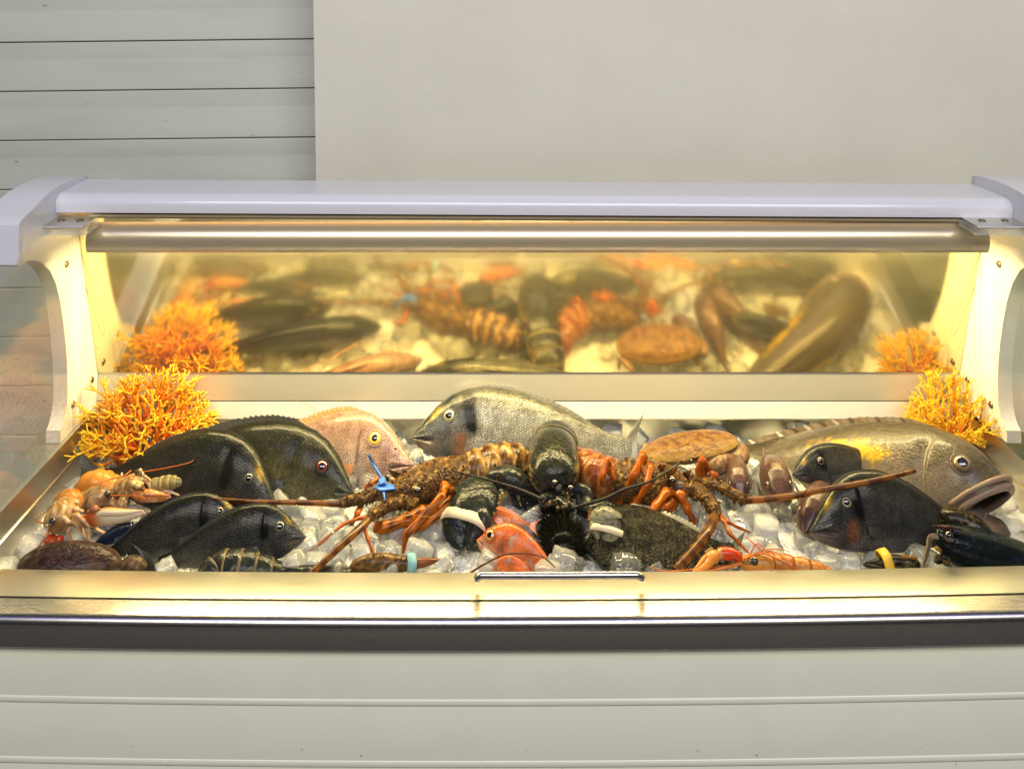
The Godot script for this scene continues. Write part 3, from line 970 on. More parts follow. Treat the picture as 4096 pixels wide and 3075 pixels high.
	b = MB.new(); tube(b, [Vector3(-0.61, EYE - 0.395, -1.436), Vector3(0.80, EYE - 0.395, -1.436)], 0.013, 0.013, 16, Color.WHITE, 3); part("lamp_tube", b, M.lamp, root)
	for q in [at(103, 437, 1.401), at(112, 437.5, 1.401), at(2128, 447, 1.401), at(2150, 449, 1.401), at(2166, 449.5, 1.401)]:
		b = MB.new(); ball(b, q, Vector3.RIGHT * rng.randf_range(0.0015, 0.004), Vector3.UP * 0.0007, Vector3.BACK * 0.001, Color.WHITE, 8, 6); part("chip", b, M.dark, root)
	# curved front glass and its handle
	b = MB.new()
	var gl := glass_curve(40, 0.0)
	gl.append(Vector2(1.130, 0.7785)); gl.append(Vector2(1.135, 0.7785))
	var inner := glass_curve(40, 0.005)
	inner.reverse()
	gl.append_array(inner)
	prism(b, gl, [XL + 0.0075, XR - 0.0075]); part("front_glass", b, M.glass, root)
	b = MB.new()
	var hp := [at(1032, 1251, 1.128), at(1030, 1253, 1.112), at(1031, 1248, 1.106), at(1040, 1243, 1.105), at(1200, 1243, 1.105), at(1376, 1242, 1.105), at(1386, 1246, 1.106), at(1388, 1251, 1.112), at(1386, 1249, 1.128)]
	var hq := []
	for i in hp.size() - 1:
		for k in 4: hq.append((hp[i] as Vector3).lerp(hp[i + 1], k / 4.0))
	hq.append(hp[-1])
	tube(b, hq, 0.0045, 0.0045, 12, Color.WHITE); part("handle", b, M.band, root)
	return root

func setting() -> void:
	var b := MB.new()
	for k in 4: b.vert(Vector3(-12 if k % 2 == 0 else 12, 0, -4.0 if k < 2 else 16.0))
	b.tri(0, 1, 2); b.tri(1, 3, 2)
	var pv := normal_on(mat(L(0.16, 0.15, 0.14), 0.8), noise_normal(0.04, FastNoiseLite.TYPE_SIMPLEX, 4, 4.0), 0.5, 1.0)
	tag(part("pavement", b, pv, self), "", "", "", "structure")
	# plastered wall to the right, rolling shutter to the left and further back
	b = MB.new()
	prism(b, [Vector2(0, -1.4), Vector2(0.3, -1.4), Vector2(0.3, 1.66), Vector2(0.003, 1.66), Vector2(0, 1.655)], span(0, 4.0, 2))
	for i in b.v.size(): b.v[i] += Vector3(0, -1.45, 0)
	var w := part("white_wall", b, M.wall, self)
	w.position = Vector3(-0.3105, 1.45, -1.62)
	w.rotation.z = 0.0154
	tag(w, "pale plastered wall standing to the right of the shutter behind the counter", "wall")
	var sh := thing("roller_shutter", "closed pale grey roller shutter of wide horizontal slats behind the counter", "shutter", Vector3(-1.1, 0, -1.75))
	var sl := func(x: float) -> Vector2: return Vector2(0, -0.0118 * (x + 0.334))
	for k in range(-8, 15):
		b = MB.new()
		var h := 0.0889 + 0.0995 * k
		prism(b, [Vector2(1.76, h + 0.0012), Vector2(1.742, h + 0.0012), Vector2(1.740, h + 0.003), Vector2(1.7400, h + 0.034), Vector2(1.7402, h + 0.0355), Vector2(1.7400, h + 0.037), Vector2(1.7400, h + 0.068), Vector2(1.7395, h + 0.071), Vector2(1.7395, h + 0.0970), Vector2(1.741, h + 0.0985), Vector2(1.76, h + 0.0985)], [-2.4, -0.30], sl)
		part("slat", b, M.shutter, sh)
	b = MB.new(); box(b, Vector3(-2.4, 0, -1.80), Vector3(-0.30, 3.2, -1.765)); part("backing", b, M.dark, sh)

func ice() -> void:
	# the heap under everything
	var b := MB.new()
	var nx := 170
	var nd := 60
	for j in nd + 1:
		for i in nx + 1:
			var x := lerpf(XL + 0.004, XR - 0.004, float(i) / nx)
			var d := lerpf(1.168, 1.586, float(j) / nd)
			var y := EYE - BED - 0.012 + 0.010 * nz.get_noise_2d(x * 90.0, d * 90.0) + 0.007 * fine.get_noise_2d(x * 240.0, d * 240.0) - 0.006 * sm(1.47, 1.56, d) - 0.012 * sm(1.21, 1.17, d)
			b.vert(Vector3(x, y, -d))
	b.grid(nd + 1, nx + 1, 0)
	var bed := part("crushed_ice", b, M.bed, self)
	tag(bed, "bed of crushed wet ice filling the steel tray", "ice", "", "stuff")
	var meshes := []
	for k in 6:
		b = MB.new()
		var nn := 4
		var sx := rng.randf_range(0.8, 1.25)
		var sy := rng.randf_range(0.7, 1.1)
		for f in 6:
			var s := b.v.size()
			for j in nn + 1:
				for i in nn + 1:
					var u := 2.0 * i / nn - 1.0
					var v := 2.0 * j / nn - 1.0
					var p: Vector3 = [Vector3(u, v, 1), Vector3(-u, v, -1), Vector3(1, v, -u), Vector3(-1, v, u), Vector3(u, 1, -v), Vector3(u, -1, v)][f]
					var q := p.normalized() * 1.18
					p = p.lerp(q, 0.30)
					p += Vector3(1, 1, 1) * 0.20 * nz.get_noise_3dv(p * 26.0 + Vector3(k * 40.0, 0, 0))
					p = Vector3(p.x * sx, p.y * sy, p.z)
					b.vert(p * 0.0145)
			b.grid(nn + 1, nn + 1, s)
		meshes.append(b.mesh(Vector3.ZERO, M.ice if k < 3 else M.frost))
	var placed := []
	var tries := 0
	while placed.size() < 285 and tries < 9000:
		tries += 1
		var x := rng.randf_range(XL + 0.02, XR - 0.02)
		var d := rng.randf_range(1.185, 1.572)
		var lift := rng.randf_range(-0.004, 0.016)
		var p := Vector3(x, EYE - BED + lift, -d)
		var ok := true
		for q in blocks:
			var c := Geometry3D.get_closest_point_to_segment(p, q[0], q[1])
			if c.distance_to(p) < float(q[2]) * 0.85: ok = false; break
		if ok:
			for q in placed:
				if (q as Vector3).distance_to(p) < 0.021: ok = false; break
		if not ok: continue
		placed.append(p)
		cube(meshes, p, rng.randf_range(0.75, 1.3))
func cube(meshes: Array, p: Vector3, s: float) -> void:
	var o := MeshInstance3D.new()
	var which := rng.randi() % meshes.size()
	o.mesh = meshes[which]
	o.name = numbered("ice_cube")
	add_child(o)
	o.position = p
	o.rotation = Vector3(rng.randf() * TAU, rng.randf() * TAU, rng.randf() * TAU)
	o.scale = Vector3.ONE * s
	var d := -p.z
	var where := "between the claws in the middle of the tray"
	if d < 1.215: where = "behind the front rim " + ("by the dark lobster tail" if p.x < -0.2 else ("by the banded claws" if p.x < 0.2 else "under the pale-lipped bream"))
	elif p.x < XL + 0.1: where = "against the steel wall beside the langoustines"
	elif p.x > XR - 0.12: where = "against the steel wall below the grouper's mouth"
	elif d > 1.47: where = "heaped along the back wall " + ("behind the dark breams" if p.x < -0.3 else ("behind the silver bream" if p.x < 0.15 else "behind the crab and grouper"))
	elif p.x < -0.25: where = "beside the dark breams"
	elif p.x < 0.0: where = "under the blue-tagged spiny lobster's feelers"
	elif p.x > 0.3: where = "among the brown fish"
	tag(o, "%s %s ice cube %s" % ["small" if s < 0.92 else ("large" if s > 1.12 else "middling"), "clear" if which < 3 else "frosted", where], "ice cube", "ice cubes")

# ------------------------------------------------------------------ the catch
func fishes() -> void:
	var back := Vector3(0, 0.90, -0.45)
	fish("gilthead_bream", "large silver gilthead bream facing the pink fish, behind the lobsters", at(887, 942, 1.492), at(1365, 972, 1.497), back, {"skin": gilthead, "silver": 1.5, "hf": 0.97, "bend": 0.028, "eye": [0.165, 0.40, 0.026, Color(0.36, 0.31, 0.17), 0.56], "fin": Color(0.12, 0.11, 0.08), "dorsal": 0.25, "tail": 0.4, "drop": 0.006})
	var pink := fish("pink_porgy", "pink bream with yellow-ringed eye, nose to nose with the silver bream", at(893, 990, 1.445), at(520, 1002, 1.515), Vector3(0, 0.9, -0.42), {"skin": porgy, "mat": M.pinkfish, "hf": 1.08, "bend": 0.02, "eye": [0.19, 0.42, 0.036, Color(0.68, 0.42, 0.07), 0.5], "fin": Color(0.5, 0.22, 0.1), "dorsal": 0.7, "mouth": 0.13, "drop": 0.03})
	feeler(pink, "fin_filament", [at(742, 884, 1.468), at(715, 889, 1.475), at(685, 898, 1.485), at(677, 880, 1.495), at(650, 870, 1.51), at(640, 866, 1.52)], 0.0011, 0.0004, func(t: float, a: float, p: Vector3) -> Color: return Color(0.5, 0.24, 0.06), M.fin, 24, 5)
	fish("black_bream", "big dark bream with a reddish eye, in front of the pink fish", at(764, 1066, 1.362), at(330, 985, 1.44), Vector3(0.1, 0.9, -0.5), {"skin": blackbream, "hf": 1.0, "bend": 0.035, "eye": [0.15, 0.30, 0.027, Color(0.10, 0.025, 0.012), 0.5], "fin": Color(0.03, 0.03, 0.022), "dorsal": 0.6, "mouth": 0.08})
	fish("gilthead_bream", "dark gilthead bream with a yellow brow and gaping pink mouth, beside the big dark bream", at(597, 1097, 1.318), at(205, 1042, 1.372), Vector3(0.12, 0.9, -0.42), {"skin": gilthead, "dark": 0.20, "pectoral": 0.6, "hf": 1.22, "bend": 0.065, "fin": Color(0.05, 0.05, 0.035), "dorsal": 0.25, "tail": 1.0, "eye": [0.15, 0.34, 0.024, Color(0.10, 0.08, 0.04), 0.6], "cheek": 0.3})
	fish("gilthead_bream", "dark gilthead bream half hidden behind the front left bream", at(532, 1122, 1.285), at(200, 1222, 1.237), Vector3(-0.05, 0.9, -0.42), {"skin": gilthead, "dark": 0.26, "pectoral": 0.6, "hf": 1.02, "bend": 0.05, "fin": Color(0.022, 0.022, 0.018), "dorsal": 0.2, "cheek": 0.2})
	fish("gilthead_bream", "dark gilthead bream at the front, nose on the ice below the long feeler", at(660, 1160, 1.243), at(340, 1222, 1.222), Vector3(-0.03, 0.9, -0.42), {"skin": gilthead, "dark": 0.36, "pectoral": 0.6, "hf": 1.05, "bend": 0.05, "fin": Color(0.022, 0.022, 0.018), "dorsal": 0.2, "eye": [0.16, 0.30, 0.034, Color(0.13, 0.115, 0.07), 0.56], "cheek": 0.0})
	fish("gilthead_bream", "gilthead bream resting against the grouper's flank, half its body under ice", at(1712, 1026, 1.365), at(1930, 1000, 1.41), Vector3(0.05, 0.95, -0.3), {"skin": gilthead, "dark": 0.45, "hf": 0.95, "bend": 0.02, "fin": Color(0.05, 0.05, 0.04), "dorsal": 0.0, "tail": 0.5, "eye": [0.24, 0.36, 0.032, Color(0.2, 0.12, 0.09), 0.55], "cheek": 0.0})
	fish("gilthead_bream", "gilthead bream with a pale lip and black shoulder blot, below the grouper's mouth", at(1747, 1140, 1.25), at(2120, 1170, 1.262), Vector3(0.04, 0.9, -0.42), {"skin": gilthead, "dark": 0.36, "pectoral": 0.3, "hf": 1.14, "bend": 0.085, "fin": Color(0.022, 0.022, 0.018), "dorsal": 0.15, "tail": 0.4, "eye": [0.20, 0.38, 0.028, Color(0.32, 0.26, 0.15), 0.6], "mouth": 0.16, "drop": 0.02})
	fish("pandora", "brown fish with a bright shoulder between the crab and the small gilthead", at(1600, 1085, 1.335), at(1585, 985, 1.47), Vector3(-0.1, 0.95, 0.2), {"skin": brownfish, "mat": M.pinkfish, "hf": 1.15, "wf": 1.7, "mouth": 0.2, "cut": 0.45, "gap": 0.08, "bend": 0.05, "eye": [0.15, 0.45, 0.03, Color(0.12, 0.07, 0.03), 0.6], "fin": Color(0.15, 0.09, 0.06), "dorsal": 0.0, "tail": 0.4})
	fish("pandora", "brown blunt-headed fish facing out, under the small gilthead's chin", at(1692, 1078, 1.30), at(1655, 1008, 1.46), Vector3(-0.15, 0.95, 0.25), {"skin": brownfish, "mat": M.pinkfish, "hf": 1.15, "wf": 1.75, "mouth": 0.2, "cut": 0.45, "gap": 0.08, "bend": 0.03, "eye": [0.14, 0.35, 0.032, Color(0.2, 0.12, 0.05), 0.6], "fin": Color(0.15, 0.09, 0.06), "dorsal": 0.0, "tail": 0.4, "drop": 0.02})
	fish("pandora", "purplish brown fish wedged behind the gilthead with the pale lip", at(1738, 1150, 1.262), at(1790, 1065, 1.41), Vector3(0.1, 0.95, 0.2), {"skin": brownfish, "mat": M.pinkfish, "hf": 1.15, "wf": 1.6, "mouth": 0.2, "cut": 0.45, "gap": 0.08, "bend": 0.05, "eye": [0.14, 0.3, 0.03, Color(0.15, 0.09, 0.05), 0.6], "fin": Color(0.15, 0.09, 0.06), "dorsal": 0.0, "tail": 0.4})
	fish("redfish", "bright red rockfish with a dark eye under the big banded claw", at(1030, 1166, 1.242), at(1215, 1262, 1.192), Vector3(0.35, 0.85, -0.35), {"skin": redfish, "mat": M.skin, "hf": 1.25, "wf": 1.2, "bend": 0.045, "eye": [0.135, 0.40, 0.062, Color(0.42, 0.2, 0.05), 0.52], "fin": Color(0.5, 0.12, 0.03), "dorsal": 0.25, "tail": 0.4})
	fish("redfish", "orange red rockfish lying between the banded claw and the black urchin", at(1030, 1110, 1.302), at(1145, 1135, 1.29), Vector3(0.2, 0.7, -0.6), {"skin": redfish, "mat": M.skin, "hf": 0.8, "bend": 0.02, "fin": Color(0.6, 0.17, 0.05), "dorsal": 0.8, "tail": 1.2})
	fish("redfish", "small red fish showing only its back above the steel rim", at(1052, 1246, 1.205), at(1180, 1262, 1.195), Vector3(0.05, 0.95, -0.3), {"skin": redfish, "mat": M.skin, "hf": 1.5, "bend": 0.05, "eye": [0.16, 0.4, 0.04, Color(0.42, 0.2, 0.05), 0.5], "fin": Color(0.5, 0.12, 0.03), "dorsal": 0.3, "tail": 0.5})
	fish("turbot", "wide dark wet flatfish lying under the spiny lobster's thick feeler", at(1262, 1180, 1.246), at(1590, 1196, 1.235), Vector3(-0.02, 0.40, -0.95), {"skin": flatfish, "mat": M.flat, "hf": 1.55, "wf": 1.25, "bend": -0.02, "eye": [0.16, 0.25, 0.02, Color(0.1, 0.08, 0.03), 0.5], "fin": Color(0.03, 0.03, 0.02), "dorsal": 0.8, "tail": 0.6, "mouth": 0.06, "pectoral": 0.05})
	fish("blue_fish", "small dark blue fish under the cream langoustine claw", at(300, 1135, 1.29), at(195, 1180, 1.262), Vector3(0, 0.9, -0.4), {"skin": bluefish, "hf": 1.0, "fin": Color(0.01, 0.02, 0.05), "dorsal": 0.2, "tail": 0.6})
	grouper()

func grouper() -> void:
	var root := thing("grouper", "large brown grouper with gaping mouth and yellow patch in the corner of the tray", "fish", on(1990, 1090, 0.0))
	var skin := func(t: float, s: float, p: Vector3) -> Color:
		var g := nz.get_noise_3dv(p * 70.0)
		var c := mixc(Color(0.24, 0.19, 0.135), Color(0.075, 0.06, 0.038), sm(-0.35, 0.75, s + g * 0.5))
		var y := bump(t, 0.40, 0.13) * bump(s, 0.35 - (t - 0.4) * 0.6, 0.28)
		c = mixc(c, Color(0.55, 0.34, 0.01), sm(0.30, 0.75, y + 0.5 * nz.get_noise_3dv(p * 160.0)))
		c = mixc(c, Color(0.5, 0.33, 0.03), 0.8 * bump(t, 0.86, 0.06) * bump(s, -0.75, 0.2))
		c = mixc(c, Color(0.05, 0.03, 0.02), 0.7 * bump(t, 0.665 + 0.03 * s * s, 0.006) * sm(0.7, 0.3, absf(s + 0.1)))
		return c * (1.0 + 0.3 * fine.get_noise_3dv(p * 700.0) + 0.2 * g)
	# rings from the tail to the rim of the mouth: centre (pixel, distance), half height in pixels, half width in metres
	var cs := [at(1560, 1002, 1.55), at(1640, 998, 1.52), at(1740, 1000, 1.475), at(1840, 1003, 1.435), at(1930, 1010, 1.40), at(2005, 1022, 1.368), at(2060, 1040, 1.342), at(2096, 1068, 1.322), at(2120, 1093, 1.306)]
	var hs := [0.020, 0.030, 0.048, 0.062, 0.068, 0.070, 0.065, 0.059, 0.052]
	var ws := [0.010, 0.022, 0.036, 0.046, 0.052, 0.055, 0.054, 0.050, 0.043]
	var n := 90
	var na := 64
	var path := resample(cs, n)
	var rh := resample(hs, n)
	var rw := resample(ws, n)
	blocks.append([cs[1], cs[7], 0.05])
	var b := MB.new()
	var up := Vector3(0.25, 0.93, -0.30)
	var rings := []
	var skel := func(i: int, a: float, grow: float) -> Vector3:
		var t: Vector3 = (path[mini(i + 1, n - 1)] - path[maxi(i - 1, 0)]).normalized()
		var s := up.cross(t).normalized()
		var w := t.cross(s)
		var f := float(i) / (n - 1)
		var fall := 1.0 - 0.06 * sm(0.0, 0.012, 0.665 + 0.03 * pow(sin(a), 2) - f) * sm(0.08, 0.01, 0.665 - f) * sm(0.9, 0.5, absf(sin(a)))
		return path[i] + s * (cos(a) * (rw[i] as float) * fall + 0.0) + w * (sin(a) * (rh[i] as float)) + t * grow
	for i in n:
		for j in na + 1:
			var a := TAU * (j % na) / na
			# the mouth is cut slanting: the lower edge lies further back
			var f := float(i) / (n - 1)
			var p: Vector3 = skel.call(i, a, 0.0)
			p += (path[n - 1] - path[n - 4]).normalized() * (0.010 * sin(a) * sm(0.85, 1.0, f))
			b.vert(p, skin.call(f, sin(a), p))
			if i == n - 1: rings.append(p)
	b.grid(n, na + 1, 0)
	part("body", b, M.skin, root)
	# inside of the mouth
	b = MB.new()
	var inward := (path[n - 10] - path[n - 1] as Vector3).normalized()
	var cen := Vector3.ZERO
	for p in rings: cen += p
	cen /= rings.size()
	for i in 14:
		var f := i / 13.0
		for j in na + 1:
			var p: Vector3 = (rings[j % na] as Vector3).lerp(cen, 0.06 + 0.9 * f * f) + inward * 0.06 * f
			b.vert(p, mixc(Color(0.07, 0.032, 0.025), Color(0.012, 0.004, 0.003), sm(0.0, 0.3, f)))
	b.grid(14, na + 1, 0)
	part("mouth_cavity", b, M.wet, root)
	# lips: two folds round the upper edge, the jaw below
	for k in 2:
		b = MB.new()
		var lp := []
		var rr := []
		for i in 31:
			var f := i / 30.0
			var a := lerpf(-0.45, PI + 0.30, f)
			var j := a / TAU * na
			var q: Vector3 = (rings[posmod(int(floorf(j)), na)] as Vector3).lerp(rings[posmod(int(floorf(j)) + 1, na)], j - floorf(j))
			q += (q - cen).normalized() * (0.001 + 0.0075 * k) + inward * (0.001 + 0.010 * k)
			lp.append(q)
			rr.append((0.0050 - 0.0012 * k) * (0.55 + 0.65 * sin(PI * (0.15 + 0.8 * f)) + 0.35 * sm(0.75, 1.0, f)))
		loft(b, lp, rr, rr.map(func(x): return x * 0.85), Vector3(0.2, 0.3, 0.9), 14, func(t: float, a: float, p: Vector3) -> Color: return mixc(Color(0.33, 0.235, 0.165), Color(0.15, 0.09, 0.07), sm(0.55, 0.1, t) + 0.5 * nz.get_noise_3dv(p * 200.0)))
		part("lip", b, M.wet, root)
	b = MB.new()
	var jaw := [at(2020, 1128, 1.318), at(2058, 1130, 1.300), at(2105, 1134, 1.282), at(2145, 1141, 1.272), at(2172, 1147, 1.268), at(2181, 1148, 1.267)]
	loft(b, resample(jaw, 30), resample([0.022, 0.030, 0.030, 0.025, 0.016, 0.002], 30), resample([0.018, 0.018, 0.014, 0.0125, 0.0105, 0.002], 30), Vector3(0, 1, 0.15), 28, func(t: float, a: float, p: Vector3) -> Color: return mixc(mixc(Color(0.30, 0.21, 0.16), Color(0.10, 0.065, 0.045), sm(0.3, 0.75, t)), Color(0.10, 0.07, 0.045), sm(0.0, -0.6, sin(a))) * (1.0 + 0.4 * nz.get_noise_3dv(p * 120.0)))
	part("lower_jaw", b, M.skin, root)
	# eye
	var ip := 66
	var ep: Vector3 = skel.call(ip, 0.0, 0.0)
	var best := 1e9
	for i in range(55, 85):
		for k in 128:
			var p: Vector3 = skel.call(i, TAU * k / 128, 0.0)
			var u := 1035.8 + p.x / -p.z * 1855.0
			var v := (EYE - p.y) / -p.z * 1855.0 - 10.8
			var dd := Vector2(u - 2075, v - 1000).length() + (200.0 if -p.z > -path[i].z else 0.0)
			if dd < best: best = dd; ep = p; ip = i
	var out := (ep - (path[ip] as Vector3)).normalized()
	out = (out + Vector3(-0.1, 0.25, 0.5)).normalized()
	var ex := out.cross(Vector3.UP).normalized()
	var ey := ex.cross(out)
	b = MB.new()
	var r := 0.0135
	ball(b, ep + out * 0.001, ex * r, ey * r * 0.95, out * r * 0.7, func(q: Vector3) -> Color:
		var d := Vector2(q.x * 0.85, q.y).length()
		if q.z < 0: return Color(0.1, 0.08, 0.05)
		if d < 0.5: return Color(0.012, 0.014, 0.02)
		return Color(0.26, 0.18, 0.07) if d < 0.62 else mixc(Color(0.15, 0.1, 0.045), Color(0.07, 0.05, 0.03), sm(0.6, 0.95, d)), 30, 24)
	part("eye", b, M.eye, root)
	b = MB.new()
	var ring := []
	for k in 29: ring.append(ep + (ex * cos(TAU * k / 28) + ey * sin(TAU * k / 28)) * r * 1.06)
	tube(b, ring, 0.0018, 0.0018, 7, Color(0.16, 0.12, 0.08))
	part("eyelid", b, M.wet, root)
	# long spiny back fin, folded, and the tail fin
	b = MB.new()
	for j in 70:
		var f := j / 69.0
		var i := int(lerpf(4, 58, f))
		var base: Vector3 = skel.call(i, PI / 2, 0.0)
		var t: Vector3 = (path[mini(i + 1, n - 1)] - path[maxi(i - 1, 0)]).normalized()
		var h := 0.011 * sm(0, 0.08, f) * sm(1.02, 0.85, f) * (1.0 if j % 3 == 0 else 0.72)
		for k in 4:
			var g := k / 3.0
			b.vert(base + up * (h * g * 0.65 - 0.003 * (1 - g)) - t * h * g * 1.3 + Vector3(0, 0, (0.001 if j % 3 == 0 else -0.0006)), Color(0.12, 0.085, 0.05) * (1.3 if j % 3 == 0 else 0.8))
	b.grid(70, 4, 0)
	part("dorsal_fin", b, M.fin, root)
	b = MB.new()
	for j in 41:
		var f := j / 40.0 * 2.0 - 1.0
		for k in 6:
			var g := k / 5.0
			b.vert((path[2] as Vector3) + Vector3(-0.062 * g, f * lerpf(0.018, 0.045, g), -0.02 * g + (0.0009 if j % 2 == 0 else -0.0009)), Color(0.22, 0.15, 0.09) * (1.4 if j % 2 == 0 else 0.7))
	b.grid(41, 6, 0)
	part("tail_fin", b, M.fin, root)
	# breast fin along the flank
	b = MB.new()
	var pf: Vector3 = at(1935, 1068, 1.335)
	for j in 25:
		var f := j / 24.0
		var dir := Vector3(-1, lerpf(0.25, -0.55, f), 0.1).normalized()
		for k in 6:
			var g := k / 5.0
			b.vert(pf + Vector3(0.0, -0.02 * f, 0) + dir * 0.06 * g * (1 - 0.35 * f) + Vector3(0, 0, 0.006 * sin(g * 2.6) + (0.0008 if j % 2 == 0 else -0.0008)), Color(0.25, 0.17, 0.09) * (1.3 if j % 2 == 0 else 0.8))
	b.grid(25, 6, 0)
	part("pectoral_fin", b, M.fin, root)

func spiny(t: float, a: float, p: Vector3) -> Color:
	return blotch(Color(0.125, 0.055, 0.012), Color(0.025, 0.013, 0.006), Color(0.32, 0.18, 0.035), p, 150.0)
func tailshell(t: float, a: float, p: Vector3, f: float) -> Color:
	var g := nz.get_noise_3dv(p * 90.0)
	var c := mixc(Color(0.11, 0.05, 0.018), Color(0.03, 0.015, 0.008), sm(-0.1, 0.3, g))
	c = mixc(c, Color(0.26, 0.14, 0.035), sm(0.62, 0.8, f))
	c = mixc(c, Color(0.45, 0.29, 0.11), sm(0.28, 0.34, nz.get_noise_3dv(p * 55.0 + Vector3(30, 0, 0))))
	return c * (1.0 + 0.35 * fine.get_noise_3dv(p * 600.0))
func redtail(t: float, a: float, p: Vector3, f: float) -> Color:
	return mixc(tailshell(t, a, p, f), Color(0.25, 0.05, 0.008), 0.5)
func orange(t: float, a: float, p: Vector3) -> Color:
	var g := nz.get_noise_3d(p.x * 150.0, p.y * 150.0, p.z * 150.0)
	var c := mixc(Color(0.42, 0.115, 0.008), Color(0.07, 0.018, 0.006), sm(0.12, 0.32, g + 0.25 * sin(a)))
	return mixc(c, Color(0.46, 0.07, 0.006), sm(0.75, 1.0, t)) * (1.0 + 0.3 * fine.get_noise_3dv(p * 500.0))
func redlegs(t: float, a: float, p: Vector3) -> Color:
	return mixc(orange(t, a, p), Color(0.44, 0.09, 0.003), 0.5)
func feelercol(t: float, a: float, p: Vector3) -> Color:
	var c := mixc(Color(0.36, 0.12, 0.014), Color(0.13, 0.03, 0.006), sm(-0.2, 0.3, sin(t * 46.0) + nz.get_noise_3dv(p * 80.0)))
	return mixc(c, Color(0.06, 0.035, 0.02), 0.75 * bump(sin(a), 0.9, 0.35))
func blackshell(t: float, a: float, p: Vector3) -> Color:
	var g := nz.get_noise_3dv(p * 130.0)
	var c := mixc(Color(0.016, 0.018, 0.017), Color(0.035, 0.036, 0.022), sm(-0.2, 0.4, g))
	c = mixc(c, Color(0.30, 0.21, 0.075), sm(0.10, 0.2, g + 0.5 * fine.get_noise_3dv(p * 260.0)) * sm(0.9, 0.2, sin(a)))
	return c
func blackplain(t: float, a: float, p: Vector3) -> Color:
	var g := nz.get_noise_3dv(p * 90.0)
	return mixc(Color(0.022, 0.025, 0.023), Color(0.05, 0.05, 0.035), sm(0.1, 0.5, g)) * (1.0 + 0.3 * fine.get_noise_3dv(p * 500.0))
func greyclaw(t: float, a: float, p: Vector3) -> Color:
	var g := nz.get_noise_3dv(p * 130.0)
	return mixc(Color(0.26, 0.245, 0.16), Color(0.05, 0.05, 0.035), sm(0.05, 0.4, g))
func prawncol(t: float, a: float, p: Vector3, f := 0.5) -> Color:
	var g := nz.get_noise_3dv(p * 140.0)
	return mixc(mixc(Color(0.50, 0.15, 0.02), Color(0.56, 0.31, 0.09), sm(-0.2, 0.35, g)), Color(0.62, 0.46, 0.24), sm(0.3, -0.7, sin(a)) * 0.7)
func prawnhead(t: float, a: float, p: Vector3) -> Color:
	return blotch(mixc(prawncol(t, a, p), Color(0.52, 0.37, 0.15), 0.5), Color(0.30, 0.16, 0.05), Color(0.66, 0.54, 0.32), p, 120.0)
func creamleg(t: float, a: float, p: Vector3) -> Color:
	return mixc(Color(0.68, 0.52, 0.34), Color(0.70, 0.34, 0.14), sm(0.2, 0.6, nz.get_noise_3dv(p * 150.0) + 0.3))
func prawnclaw(t: float, a: float, p: Vector3) -> Color:
	var c := mixc(Color(0.55, 0.08, 0.015), Color(0.66, 0.27, 0.06), sm(0.25, 0.5, t))
	return mixc(c, Color(0.76, 0.62, 0.42), sm(0.35, 0.6, t) * sm(-0.2, 0.5, sin(a)))

